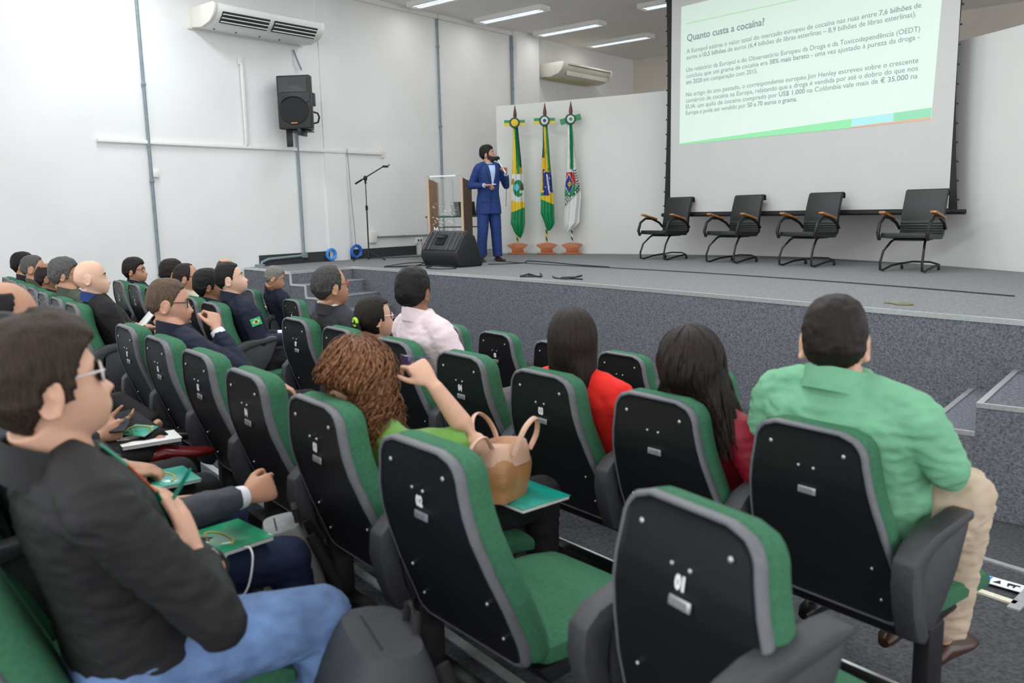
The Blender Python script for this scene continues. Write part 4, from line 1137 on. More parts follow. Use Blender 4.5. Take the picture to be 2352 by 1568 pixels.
def wrinkle(me, amp, sc=14, seed=0, st=(1, 1, 2.2)):
    me.update()
    ns = [tuple(v.normal) for v in me.vertices]
    for v, nn in zip(me.vertices, ns):
        p = Vector((v.co.x * sc * st[0] + seed, v.co.y * sc * st[1], v.co.z * sc * st[2]))
        h = noise.noise(p); h = (1 - abs(h) * 2.2) * .6 + .4 * noise.noise(p * 2.3)
        v.co += Vector(nn) * h * amp
    me.update()


def glasses(t, M_, col, lens=None, thick=.0022, name='glasses'):
    fr_ = MB()
    for s in (-1, 1):
        fr_.tube([(s * .070, .002, .016), (s * .0745, .03, .018), (s * .068, .088, .018)], thick, 6, M=M_)
        fr_.tube([(s * .070, .002, .016), (s * .072, -.012, .008), (s * .071, -.016, -.004)], thick, 6, M=M_)
        fr_.tube([(s * (.033 + .027 * cos(2 * pi * k / 20)), .094 - .008 * abs(cos(2 * pi * k / 20)) * 1, .010 + .019 * sin(2 * pi * k / 20)) for k in range(20)], thick * 1.1, 6, M=M_, close=True, cap=False)
    fr_.tube([(-.008, .098, .016), (.008, .098, .016)], thick, 6, M=M_)
    o = fr_.build(name, col, t)
    for s in (-1, 1):
        l_ = MB(); l_.tube([(s * .033, .0900, .010), (s * .033, .0915, .010)], [.0265, .0265], 20, M=M_ @ Matrix.Translation((s * .033, 0, .010)) @ Matrix.Diagonal((1, 1, .7, 1)) @ Matrix.Translation((-s * .033, 0, -.010)))
        l_.build('lens', lens or GLASS, o)
    return o
m_g, _, b_g = nt('clear_lens'); b_g.inputs['Base Color'].default_value = (.9, .95, 1, 1); b_g.inputs['Alpha'].default_value = .18; b_g.inputs['Roughness'].default_value = .05
GLASS = m_g
DARKL = mat('tinted_lens', (.05, .035, .08), .08, noise_amt=.05, coat=.3)
EYEW = mat('eye_white', (.7, .7, .68), .25, noise_amt=.03); EYED = mat('eye_iris', (.02, .012, .008), .2, noise_amt=.1); LIP = mat('lip_skin', (.42, .16, .13), .5, noise_amt=.08)


def person(label, loc, yaw, head, hyaw=0., hpitch=0., hroll=0., skin='light', hair='short', hmat='black', hairfn=None, top=NAVY, topn='jacket', collar=None, trousers=BLK, rh=None, lh=None, knees=None, ankles=None, bw=1., bd=1., near=1, beard=None, glass=None, lens=None, brow=True, group=None, hs=1., wr=.004, short_sleeve=False, cuffs=None, seed=1, shoes=BSHOE, stand=False, hip=None, eye=True, quiff=0., neck=1., shz=0., jaw=1., ear=1., head_fwd=0., nk=.140, lw=1., tl=-.10, gt=1.09):
    t = thing('person', label, 'person', loc, yaw, group)
    hx, hy, hz = head
    HMt = Matrix.Translation(head) @ Matrix.Rotation(-(hyaw), 4, 'Z') @ Matrix.Rotation(hpitch, 4, 'X') @ Matrix.Rotation(hroll, 4, 'Y') @ Matrix.Diagonal((hs, hs, hs, 1))
    nb = Vector((hx * .8, hy + .030 - head_fwd, hz - nk * hs))         # neck base
    if hip is None: hip = (0, .34, .56)
    hp = Vector(hip)
    vox = (.0048, .0062, .0082)[near - 1 if near else 0]
    # ---- body
    B = MB()
    B.rings(head_grid(72, 56, lambda a, b_, c: head_pt(a, b_, c, 0, True, jaw)), M=HMt); ears(B, HMt, ear)
    hb = HMt @ Vector((0, -.020, -.055))
    B.tube([hb, hb.lerp(nb, .5), nb + Vector((0, 0, -.04))], [.059 * neck, .059 * neck, .060 * neck], 20)
    sh = nb.z - .045 + shz
    SR = Vector((nb.x + .172 * bw, nb.y + .012, sh - .02)); SL = Vector((nb.x - .172 * bw, nb.y + .012, sh - .02))
    nb0 = nb.copy()
    def mid(f, dy=0): v = hp.lerp(nb0, f); return (v.x, v.y + dy, v.z)
    core = [(mid(.0), .135 * bw, .10), (mid(.3), .125 * bw, .095), (mid(.6), .14 * bw, .10), (mid(.82), .14 * bw, .08), (mid(.93), .07, .05)]
    ring_loft(B, core, 20)
    if knees is None: knees = ((.12, .80, .53), (-.13, .80, .53))
    if ankles is None: ankles = ((.12, .80, .09), (-.13, .80, .09))
    hipj = (hp + Vector((.085, .0, -.02)), hp + Vector((-.085, .0, -.02)))
    arms = []
    for s, S, spec in ((1, SR, rh), (-1, SL, lh)):
        if spec is None: spec = dict(e=(S.x + s * .05, S.y + .07, S.z - .27), w=(S.x * .6, S.y + .30, S.z - .31), f=(-.3 * s, 1, -.1), n=(0, 0, -1))
        e, w_ = Vector(spec['e']), Vector(spec['w']); arms.append((s, S, e, w_, spec))
        B.tube([S, S.lerp(e, .5), e, e.lerp(w_, .35), w_], [.043, .040, .034, .036, .024], 12)
        B.ball(e, .036, 12, 8)
        f_ = spec.get('f') or tuple(w_ - e)
        hand(B, w_ + Vector(f_).normalized() * .012, f_, spec.get('n', (0, 0, -1)), s, spec.get('c', (.35, .5, .35)), spec.get('sc', .98), thumb=spec.get('th', .5), tcurl=spec.get('tc', .4))
    for h_, k_, a_ in zip(hipj, knees, ankles):
        B.tube([h_, Vector(h_).lerp(Vector(k_), .5), k_, Vector(k_).lerp(Vector(a_), .35), a_], [.062, .056, .044, .043, .03], 10)
    me = B.mesh('body', [SK[skin]], fix=True); me = remesh(me, vox, 2, .45)
    link('body', me, t)
    # ---- eyes, brows, mouth
    if eye:
        for s in (-1, 1):
            e_ = MB(); e_.ball((s * .031, .073, .010), (.0125, .0125, .0095), 12, 8, 0, M=HMt); e_.ball((s * .031, .0825, .010), (.0052, .004, .0052), 8, 6, 1, M=HMt); e_.build('eye', [EYEW, EYED], t)
            if brow: b2_ = MB(); b2_.tube([(s * .016, .093, .030), (s * .030, .092, .035), (s * .047, .080, .031)], [.002, .0035, .0015], 6, M=HMt); b2_.build('eyebrow', HM['dark'] if hmat not in ('silver', 'fair') else HM['fair'], t)
        l_ = MB(); l_.tube([(-.020, .0945 - .006, -.058), (-.008, .099, -.0555), (0, .0985, -.0565), (.008, .099, -.0555), (.020, .0945 - .006, -.058)], [.001, .0035, .003, .0035, .001], 6, M=HMt); l_.build('lips', LIP, t)
    # ---- clothes: torso and sleeves as one garment
    T = MB(); b = bw
    secs = [(mid(tl), .150 * b, .125 * bd), (mid(.05), .165 * b, .130 * bd), (mid(.25), .158 * b, .125 * bd), (mid(.45), .162 * b, .125 * bd), (mid(.65), .178 * b, .128 * bd), (mid(.80), .190 * b, .120 * bd), (mid(.90), .170 * b, .098 * bd), (mid(.97), .110 * (.5 + .5 * b), .085), (mid(min(1.03, gt - .04)), .080 * neck, .078 * neck), (mid(gt + .0), .069 * neck, .069 * neck)]
    ring_loft(T, secs, 30)
    for s, S, e, w_, spec in arms:
        T.tube([nb0 + Vector((s * .05, 0, .0)), nb0 + Vector((s * .10 * b, 0, -.018)), S + Vector((s * -.01, 0, .012)), S + Vector((s * .018, 0, -.03))], [.046, .055, .066, .062], 14)
        ue = e if not short_sleeve else S.lerp(e, .92)
        T.tube([S, S.lerp(ue, .5), ue.lerp(S, .04)], [.068, .062, .055], 14); 
        if not short_sleeve:
            T.ball(e, .053, 14, 10)
            T.tube([e, e.lerp(w_, .5), e.lerp(w_, .94)], [.052, .047, .038], 14)
    me = T.mesh(topn, [top]); me = remesh(me, .0085 if near < 3 else .012, 6, .5)
    wrinkle(me, wr, seed=seed); link(topn, me, t)
    # ---- collar
    if collar:
        for (cm, r0, r1, z0, z1, nm_) in collar:
            c_ = MB(); rs = []
            cx, cy, cz = nb0; cy -= .014; z0 -= .022
            for r_, z_ in ((r0 * 1.12, z0), (r0 * 1.02, z1), (r0 * .96, z1 - .003), (r0 * .97, z0)):
                ring = []
                for j in range(36):
                    q = 2 * pi * j / 36; yy = r_ * neck * 1.06 * sin(q)
                    ring.append((cx + r_ * neck * cos(q), cy + yy, cz + z_ + .010 - .30 * yy))
                rs.append(ring)
            c_.rings(rs, close=True); c_.build(nm_, cm, t)
    if cuffs:
        for s, S, e, w_, spec in arms:
            c_ = MB(); c_.tube([e.lerp(w_, .90), e.lerp(w_, 1.02)], [.036, .033], 16); c_.build('shirt_cuff', cuffs, t)
    # ---- trousers
    L_ = MB(); ring_loft(L_, [((hp.x, hp.y, hp.z - .10), .165 * b, .12), ((hp.x, hp.y, hp.z - .02), .172 * b, .135), ((hp.x, hp.y, hp.z + .05), .158 * b, .128)], 24)
    for h_, k_, a_ in zip(hipj, knees, ankles):
        h_, k_, a_ = Vector(h_), Vector(k_), Vector(a_)
        L_.tube([h_, h_.lerp(k_, .5), k_], [.092 * lw, (.084 + .012 * stand) * lw, (.068 + .018 * stand) * lw], 16); L_.ball(k_, (.069 + .014 * stand) * lw, 14, 10); L_.tube([k_, k_.lerp(a_, .4), k_.lerp(a_, .92 + .1 * stand)], [(.066 + .018 * stand) * lw, (.058 + .022 * stand) * lw, (.050 + .024 * stand) * lw], 14)
    me = L_.mesh('trousers', [trousers]); me = remesh(me, .010 if near < 3 else .014, 5, .5); wrinkle(me, wr * 1.1, seed=seed + 3); link('trousers', me, t)
    for k_, a_ in zip(knees, ankles):
        a_ = Vector(a_); s_ = MB(); dr = Vector((a_.x * .3, 1, 0)).normalized() if not stand else Vector((a_.x * 1.2, 1, 0)).normalized()
        zb = a_.z - .075
        rs = []
        for d_, w2_, h2_ in ((-.075, .020, .035), (-.05, .034, .055), (0, .037, .075), (.06, .040, .055), (.12, .045, .042), (.17, .038, .034), (.195, .018, .024)):
            c = Vector((a_.x, a_.y, zb)) + dr * d_; sd_ = Vector((dr.y, -dr.x, 0))
            rs.append([c + sd_ * w2_ * cos(2 * pi * j / 16) + Vector((0, 0, h2_ * (.5 + .5 * sin(2 * pi * j / 16)))) for j in range(16)])
        s_.rings(rs); s_.build('shoe', shoes, t)
    # ---- hair
    if hairfn is not None:
        hb_ = MB(); hairfn(hb_); hm = hb_.mesh('hair', [HM[hmat]], fix=True, angle=70)
        hm.transform(HMt)
        if not stand:
            for v in hm.vertices:
                if v.co.z < 1.03:
                    lim = .112 + .05 * max(0, .98 - v.co.z) + .012 * noise.noise(v.co * 60)
                    k_ = min(1, (1.03 - v.co.z) / .05)
                    if v.co.y < lim: v.co.y += (lim - v.co.y) * k_
        link('hair', hm, t)
    elif hair:
        hb_ = hair_cap(hair, seed, quiff); hm = hb_.mesh('hair', [HM[hmat]], fix=True, angle=80); hm.transform(HMt); link('hair', hm, t)
    if beard:
        bb = MB()
        def bf(sx_, sy_, sz_):
            p = head_pt(sx_, sy_, sz_, 0, False); az = abs(math.degrees(atan2(p.x, p.y)))
            zt = zlerp([(0, -.038), (20, -.040), (40, -.036), (60, -.020), (78, .004), (88, -.01), (95, -.2)], az)
            m_ = max(0., min(1, (zt - p.z) / .008))
            q = head_pt(sx_, sy_, sz_, 0, True)
            lipz = gs(p.z + .057, .006) * gs(p.x, .018)
            gr = -.005 + m_ * (.0105 + .001 * noise.noise(p * 90)) * (1 - .9 * lipz)
            return head_pt(sx_, sy_, sz_, gr, True)
        bb.rings(head_grid(80, 60, bf)); hm = bb.mesh('beard', [HM[beard]], angle=80); hm.transform(HMt); link('beard', hm, t)
    if glass: glasses(t, HMt, glass, lens)
    return t, HMt, nb0, arms


def at_chair(k, lx=0, ly=0, lz=0):
    x, y = CH[k]; yw = radians(CY.get(k, 11.5))
    return Vector((x + lx * cos(yw) + ly * sin(yw), y - lx * sin(yw) + ly * cos(yw), FLR[k[0]] + lz))
def seat(k, label, head, habs, **kw):
    yw = radians(CY.get(k, 11.5)) if k != 'c0' else YAW
    kw['hyaw'] = radians(habs) - yw
    fl = FLR[k[0]]
    return person(label, (CH[k][0], CH[k][1], fl), yw, head, **kw)
UC = [(NAVY, .078, .066, -.012, .035, 'collar')]
BRS = mat('gold_insignia', (.55, .35, .12), .35, .7, noise_amt=.2)
GFRAME = mat('black_frame', (.01, .01, .011), .25, noise_amt=.05); RFRAME = mat('red_frame', (.42, .015, .012), .3, noise_amt=.05); CFRAME = mat('clear_frame', (.62, .60, .55), .2, noise_amt=.04); TFRAME = mat('tan_frame', (.35, .25, .15), .3, noise_amt=.05); PFRAME = mat('pink_frame', (.75, .55, .55), .3, noise_amt=.05)
def epaulette(t, nb0, arms):
    for s, S, e, w_, sp in arms:
        mb = MB(); a = nb0 + Vector((s * .085, 0, .022)); b_ = S + Vector((0, 0, .058)); mb.tube([a, b_], [.026, .030], 8, flat=.28, up=(0, 0, 1)); mb.build('epaulette', NAVY, t)
        mb = MB(); mb.ball(a.lerp(b_, .6) + Vector((0, 0, .010)), (.012, .010, .004), 8, 6); mb.ball(a.lerp(b_, .3) + Vector((0, 0, .010)), (.009, .009, .004), 8, 6); mb.build('insignia', BRS, t)
def flag_patch(t, S, e, s=1):
    c = S.lerp(e, .33); o = Vector((s, .05, 0)).normalized(); ax = (e - S).normalized(); sd_ = o.cross(ax).normalized()
    M_ = Matrix((sd_, ax * -1, o)).transposed().to_4x4(); M_.translation = c + o * .069
    mb = MB(); mb.box((0, 0, 0), (.075, .052, .004), 0, M_); mb.add([(-.030, 0, .0032), (0, -.020, .0032), (.030, 0, .0032), (0, .020, .0032)], [(0, 1, 2, 3)], 1, M_)
    mb.tube([(0, 0, .002), (0, 0, .0042)], [.0115, .0115], 14, 2, M_); mb.build('flag_patch', [mat('patch_green', (.02, .42, .14), .6, noise_amt=.05), mat('patch_yellow', (.75, .6, .05), .6, noise_amt=.05), mat('patch_blue', (.04, .08, .30), .6, noise_amt=.05)], t)
def lap(s=1, d=.0): return dict(e=(s * .25, .30, .68), w=(s * .10, .56, .66 + d), f=(-.5 * s, .8, -.1), n=(0, 0, -1))

# --- nearest row
P1 = seat('d2', 'person in a black overshirt and blue jeans, arms crossed, sunglasses, filling the lower left corner', (.07, .21, 1.165), 2, hpitch=radians(6), skin='light', hair='full', hmat='brown', near=1, hs=1.07, ear=1.1,
          top=BLKS, topn='overshirt', trousers=JEANS, wr=.006, bw=1.2, gt=1.02, collar=[(BLKS, .086, .070, -.05, .012, 'collar')],
          rh=dict(e=(.30, .44, .68), w=(.135, .455, .77), f=(-.42, -.16, .88), n=(-.55, -.65, -.1), c=(.15, .35, .3), th=.6),
          lh=dict(e=(-.20, .44, .72), w=(.12, .50, .715), f=(.85, -.25, -.35), n=(0, -.9, .2), c=(.25, .3, .25)),
          knees=((.15, .72, .54), (-.04, .60, .46)), ankles=((.14, .78, .09), (-.02, .80, .09)), shoes=BSHOE, glass=CFRAME, lens=DARKL, quiff=.008, tl=-.34, bd=1.02, jaw=.8, lw=1.12, nk=.135, neck=1.08)
t, HMt, nb0, arms = P1
mb = MB()
for k in range(24): pass
w_ = arms[1][3]; e_ = arms[1][2]; ax = (w_ - e_).normalized()
mb.tube([w_ - ax * .030, w_ - ax * .004], [.034, .034], 20); mb.build('watch_strap', BLACKP, t)
mb = MB(); mb.tube([w_ - ax * .017 + Vector((0, -.0, .026)), w_ - ax * .017 + Vector((0, -.006, .036))], [.017, .016], 20); mb.build('watch_face', STEEL, t)
lan = MB(); pp = [nb0 + Vector((.045, .055, .02)), nb0 + Vector((.06, .10, -.03)), nb0 + Vector((.05, .15, -.10)), nb0 + Vector((.02, .19, -.20)), nb0 + Vector((-.02, .20, -.27))]
for i in range(4): lan.tube([pp[i], pp[i + 1]], .009, 6, i % 2, flat=.25)
lan.build('lanyard', [mat('lanyard_green', (.0, .22, .12), .5, noise_amt=.1), mat('lanyard_orange', (.8, .14, .03), .5, noise_amt=.1)], t)
o = MB().tube([(0, 0, -.06), (0, 0, .05), (0, 0, .07)], [.0045, .0048, .002], 8).build('ballpoint_pen', mat('teal_pen', (.0, .25, .18), .3, noise_amt=.05))
o.location = at_chair('d2', .085, .44, .90); o.rotation_euler = (radians(-12), radians(35), 0); tag(o, 'teal ballpoint pen in the hand of the man with crossed arms', 'pen')

P2 = seat('d3', 'person in a grey suit reaching one fist forward, folder on navy trousers', (0, .20, 1.13), 8, skin='tan', hair='short', near=2, top=GREYJ, trousers=NAVYT, cuffs=WSH, wr=.005, collar=[(WSH, .072, .064, -.01, .04, 'collar')],
     rh=dict(e=(.25, .42, .70), w=(.10, .76, .665), f=(-.1, 1, .10), n=(-.75, 0, -.35), c=((.9, 1.2, .7), (1.0, 1.3, .8), (1.1, 1.3, .8), (1.1, 1.3, .8)), sc=1.05, th=.35, tc=.8),
     lh=dict(e=(-.25, .40, .64), w=(-.10, .60, .63), f=(.35, 1, .0), n=(.1, 0, -1), c=(.3, .6, .4), sc=1.05), lw=1.02, knees=((.15, .87, .455), (-.16, .80, .53)), ankles=((.15, .92, .09), (-.13, .80, .09)))
P3 = seat('d4', 'person with a balding forehead in a dark suit, hands folded, behind the sunglasses man', (.30, .235, 1.20), 15, skin='tan', hair='balding', near=2, top=CHAR, trousers=BLK, cuffs=None, hip=(.12, .34, .56),
     rh=dict(e=(.34, .38, .70), w=(.18, .53, .66), f=(-.4, .8, -.15), n=(0, 0, -1), c=(.3, .5, .35)), lh=dict(e=(-.15, .36, .68), w=(.02, .58, .65), f=(.7, .6, -.1), n=(0, 0, -1), c=(.3, .5, .3)))
mb = MB(); w_ = P3[3][0][3]; e_ = P3[3][0][2]; ax = (w_ - e_).normalized(); mb.tube([w_ - ax * .045, w_ - ax * .02], [.041, .039], 18); mb.build('watch_strap', BLACKP, P3[0])
P4 = seat('d5', 'person in the nearest row holding a phone over a green booklet, maroon shoe crossed', (.0, .20, 1.14), 10, skin='tan', hair='short', near=3, top=CHAR, trousers=BLK, hip=(.08, .34, .56),
     rh=dict(e=(.30, .40, .70), w=(.16, .57, .66), f=(-.3, .8, .1), n=(-.8, 0, -.2), c=(.6, .8, .5)), lh=dict(e=(-.18, .38, .68), w=(.0, .60, .66), f=(.5, .8, .1), n=(.3, 0, .8), c=(.3, .5, .3)),
     knees=((.16, .74, .56), (-.13, .76, .62)), ankles=((.12, .80, .09), (.20, .80, .60)), shoes=MAROON)
P5 = seat('d6', 'person in black trousers with crossed legs and a black pointed heel', (.0, .20, 1.10), 10, skin='light', hair='full', near=3, top=BLK, trousers=BLK, knees=((.10, .78, .64), (-.13, .78, .53)), ankles=((.30, .90, .56), (-.13, .80, .09)), rh=lap(1, .02), lh=lap(-1))

# --- second nearest row
P6 = seat('a6', 'person in a navy officer uniform with black glasses resting the chin on one hand', (-.20, .13, 1.115), 24, hpitch=radians(-6), hroll=radians(4), skin='pink', hair='buzz', hmat='fair', near=2, top=NAVY, collar=UC, cuffs=WSH, wr=.005, bw=1.1, hip=(-.05, .36, .54), glass=GFRAME,
     rh=dict(e=(.08, .38, .78), w=(-.05, .31, .975), f=(-.45, .05, .75), n=(-.8, -.3, 0), c=((.9, 1.2, .8),) * 4, th=.3, tc=.8), lh=lap(-1))
epaulette(P6[0], P6[2], P6[3])
PC = seat('a3', 'person with curly auburn hair and leaf green blouse raising glasses beside the head', (-.02, .17, 1.01), -32, hpitch=radians(-3), skin='light', hair=None, hmat='auburn', near=2, top=OLG, topn='blouse', short_sleeve=True, wr=.007, bw=.92, neck=.88, hs=.97, hip=(0, .36, .50),
     hairfn=lambda mb: (mb.rings(head_grid(48, 40, lambda a, b_, c: head_pt(a, b_, c, .020 if (b_ < .35 or c > .45) else -.02, False))), strands(mb, 420, -.19, .22, .015, 2.9, .0048, 28, 0.0, .027, 5, lenjit=.06), strands(mb, 160, -.17, .28, .020, 3.6, .0036, 28, 0.0, .036, 8, lenjit=.07)),
     rh=dict(e=(.255, .42, .82), w=(.165, .335, 1.0), f=(-.55, -.25, .62), n=(-.5, .2, -.6), c=((.8, .9, .5), (1.0, 1.1, .7), (1.1, 1.1, .7), (1.1, 1.1, .7)), sc=.93, th=.35, tc=.7), lh=lap(-1))
g_ = thing('eyeglasses', 'dark eyeglasses held up in the curly haired woman\'s raised hand', 'glasses', at_chair('a3', .075, .29, 1.075), YAW)
mb = MB(); mb.tube([(0, 0, 0), (-.03, .05, 0), (-.06, .10, -.01)], .0022, 6); mb.tube([(0.01, 0.0, 0), (-.01, .06, 0), (-.03, .11, -.01)], .0022, 6); mb.build('temple', mat('navy_frame', (.02, .02, .09), .3, noise_amt=.1), g_)
mb = MB(); mb.box((0, 0, 0), (.05, .012, .034)); mb.build('lens', DARKL, g_, bevel=.003)
for kk, lb, hd, habs, sk, hr, hm, tp, gl in (
    ('a8', 'bald person in a dark jacket and blue collar at the aisle seat, left side', (.02, .13, 1.14), 22, 'fair', None, 'dark', BLK, None),
    ('a9', 'person with wavy grey hair in an olive jacket, left of the bald man', (-.30, .13, 1.12), 20, 'tan', 'full', 'gray', OLIVE, TFRAME),
    ('a11', 'brown skinned bald person in a black jacket among the left group', (.03, .13, 1.06), 22, 'brown', 'balding', 'dark', BLK, None),
    ('a12', 'person with short grey fade haircut in an olive jacket, far left group', (-.15, .13, 1.10), 22, 'tan', 'buzz', 'gray', OLIVE, None),
    ('a13', 'person with black hair at the far left end of the row', (-.17, .13, 1.11), 22, 'tan', 'short', 'black', BLK, None)):
    rr = dict(rh=lap(1, .06), lh=lap(-1, .06))
    pt_ = seat(kk, lb, hd, habs, skin=sk, hair=hr, hmat=hm, top=tp, near=2 if kk in ('a8', 'a9') else 3, glass=gl, collar=[(BLUES if kk == 'a8' else tp, .076, .066, -.012, .032, 'collar')], wr=.004, seed=int(kk[1:]), **rr)

# --- middle row
P8 = seat('b8', 'person in a navy officer uniform with a green flag patch, chin up, beside the aisle', (.0, .16, 1.135), 28, hpitch=radians(10), skin='fair', hair='buzz', hmat='black', near=2, top=NAVY, collar=UC, cuffs=WSH, bw=1.08, rh=dict(e=(.24, .26, .70), w=(.10, .54, .69), f=(-.4, .8, 0), n=(0, 0, -1)), lh=lap(-1, .03), hs=1.0)
epaulette(P8[0], P8[2], P8[3]); flag_patch(P8[0], P8[3][0][1], P8[3][0][2])
seat('b9', 'person with low sitting black hair in navy, left of the patched officer', (.0, .16, 1.055), 15, skin='brown', hair='full', hmat='black', near=3, top=NAVY, collar=UC, rh=lap(1), lh=lap(-1))
seat('b10', 'person in a khaki uniform with thinning hair and thin glasses', (.0, .15, 1.085), 30, skin='tan', hair='recede', hmat='dark', near=3, top=KHAKI, collar=[(KHAKI, .078, .066, -.012, .032, 'collar')], glass=GFRAME, rh=lap(1), lh=lap(-1), bw=1.1)
seat('b11', 'person with dark hair mostly hidden behind the khaki uniform man', (.08, .17, 1.10), 10, skin='tan', hair='short', hmat='dark', near=3, top=NAVY, rh=lap(1), lh=lap(-1))
P13 = seat('b13', 'person in navy with dark hair and black glasses near the leftmost conduit', (.02, .16, 1.07), 38, skin='tan', hair='full', hmat='dark', near=2, top=NAVY, collar=UC, glass=GFRAME, rh=lap(1), lh=lap(-1))
P7 = seat('b7', 'person in a charcoal suit with thinning crown and red glasses', (.10, .19, 1.16), 5, hpitch=radians(3), skin='tan', hair='recede', hmat='saltp', near=2, top=CHAR, topn='jacket', collar=[(WSH, .074, .066, -.012, .036, 'shirt_collar'), (CHAR, .084, .074, -.02, .022, 'collar')], glass=RFRAME, bw=1.18, rh=lap(1), lh=lap(-1), hs=1.04)
def pony(mb):
    mb.rings(head_grid(64, 50, lambda a, b_, c: head_pt(a, b_, c, (.011 + .003 * noise.noise(Vector((a * 9, b_ * 9, c * 3)))) if (c > .62 or b_ < .25 - (0.35 if c < -.1 else 0)) and c > -.62 else -.015, False)))
    rr_ = random.Random(4)
    for i in range(44):
        x0 = rr_.uniform(-.028, .028); y0 = rr_.uniform(-.02, .02); w0 = rr_.uniform(0, 6)
        mb.tube([(x0 * .3, -.103 + y0 * .3, -.005), (x0 * .9, -.135 + y0, -.02), (x0 * 1.6, -.145 + y0 * 1.3, -.08), (x0 * 2.0 + .01 * sin(w0), -.135 + y0 * 1.5, -.15), (x0 * 1.7 + .014 * cos(w0), -.12 + y0 * 1.4, -.22), (x0 * 1.1, -.11 + y0, -.27)], [.006, .009, .009, .009, .007, .003], 6)
PP_ = seat('b6', 'person with a dark ponytail held by a lime hair tie and pale pink glasses', (.05, .20, 1.02), 12, skin='light', hair=None, hmat='dark', hairfn=pony, near=2, top=BLK, topn='blouse', bw=.88, neck=.85, hs=.98, glass=PFRAME, rh=lap(1), lh=lap(-1), hip=(0, .36, .50))
mb = MB(); mb.tube([(.019 * cos(2 * pi * k / 14), -.112, -.008 + .019 * sin(2 * pi * k / 14)) for k in range(14)], .009, 8, M=PP_[1], close=True, cap=False); mb.build('hair_tie', mat('lime_hair_tie', (.42, .75, .05), .6, noise_amt=.1), PP_[0])
P9 = seat('b5', 'person with short black hair in a pale pink shirt wearing a lanyard', (-.06, .18, 1.19), -24, skin='brown', nk=.128, hair='short', hmat='black', near=2, top=PINKS, topn='shirt', collar=[(PINKS, .072, .064, -.012, .036, 'collar')], trousers=GREYT, bw=1.0, wr=.005, hs=1.0, rh=lap(1), lh=lap(-1), knees=((.20, .66, .64), (-.13, .8, .53)), ankles=((-.05, .90, .50), (-.13, .8, .09)))
mb = MB(); mb.tube([P9[2] + Vector((.070 * cos(a), .072 * sin(a) - .004, .018 - .012 * sin(a))) for a in [2 * pi * k / 24 for k in range(24)]], .0055, 6, close=True, cap=False); mb.build('lanyard', mat('lanyard_teal', (.0, .35, .22), .5, noise_amt=.1), P9[0])
def longhair(mb):
    mb.rings(head_grid(56, 44, lambda a, b_, c: head_pt(a, b_, c, .013 if (c > .55 or b_ < .3) else -.015, False)))
    strands(mb, 230, -.255, .10, .002, .6, .0088, 62, .012, .014, 9, lenjit=.03, xscale=.86)
seat('b3', 'person with long straight dark hair in a bright red blazer', (-.01, .18, 1.075), -36, skin='light', hair=None, hmat='longb', hairfn=longhair, near=2, top=RED, topn='blazer', bw=1.22, wr=.003, neck=.85, nk=.138, eye=False, rh=lap(1), lh=lap(-1), hip=(0, .36, .50))
def wavy(mb):
    mb.rings(head_grid(56, 44, lambda a, b_, c: head_pt(a, b_, c, .018 if (c > .55 or b_ < .3) else -.015, False)))
    strands(mb, 230, -.24, .55, .011, 1.5, .0095, 55, .01, .022, 12, lenjit=.04)
seat('b2', 'person with long wavy dark brown hair in a burgundy blouse', (.02, .17, 1.055), -28, hroll=radians(-7), skin='light', hair=None, hmat='longb', hairfn=wavy, near=2, top=BURG, topn='blouse', bw=1.0, wr=.004, neck=.85, eye=False, trousers=BEIGE, rh=dict(e=(.27, .22, .72), w=(.16, .46, .62), f=(-.3, .9, -.2), n=(0, 0, -1)), lh=lap(-1), hip=(0, .36, .50))
PG = seat('b1', 'broad person in a mint green shirt and beige trousers seen from behind, right side', (-.03, .17, 1.19), -17, skin='light', hair='short', hmat='dark', near=2, top=GSH, topn='shirt', collar=[(GSH, .074, .066, -.012, .036, 'collar')], trousers=BEIGE, bw=1.30, bd=1.15, wr=.010, hs=1.06, ear=1.15, shz=.0, neck=1.18, nk=.118, short_sleeve=False,
     rh=dict(e=(.27, .25, .87), w=(.15, .50, .80), f=(-.5, .8, -.1), n=(0, 0, -1)), lh=dict(e=(-.31, .22, .78), w=(-.10, .52, .74), f=(.6, .8, -.1), n=(0, 0, -1)),
     lw=1.25, knees=((.225, .45, .735), (-.16, .78, .56)), ankles=((.13, .60, .20), (-.13, .80, .09)), shoes=SHOE, hip=(0, .33, .56))
# --- front row
P10 = seat('c8', 'person with cropped silver hair in a navy uniform looking down beside the stage stairs', (.38, .15, 1.115), 30, hpitch=radians(-20), skin='tan', hair='short', hmat='silver', near=2, top=NAVY, collar=UC, hip=(.25, .36, .54), rh=dict(e=(.55, .24, .70), w=(.42, .50, .68), f=(-.4, .8, 0), n=(0, 0, -1)), lh=dict(e=(.05, .28, .68), w=(.22, .52, .66), f=(.4, .8, 0), n=(0, 0, -1)))
epaulette(P10[0], P10[2], P10[3]); flag_patch(P10[0], P10[3][0][1], P10[3][0][2])
CH['c10'] = (-8.97, 5.25)
seat('c10', 'bald headed person almost hidden behind the patched officer', (.08, .15, 1.15), 20, skin='pink', hair='balding', hmat='fair', near=3, top=KHAKI, rh=lap(1), lh=lap(-1))

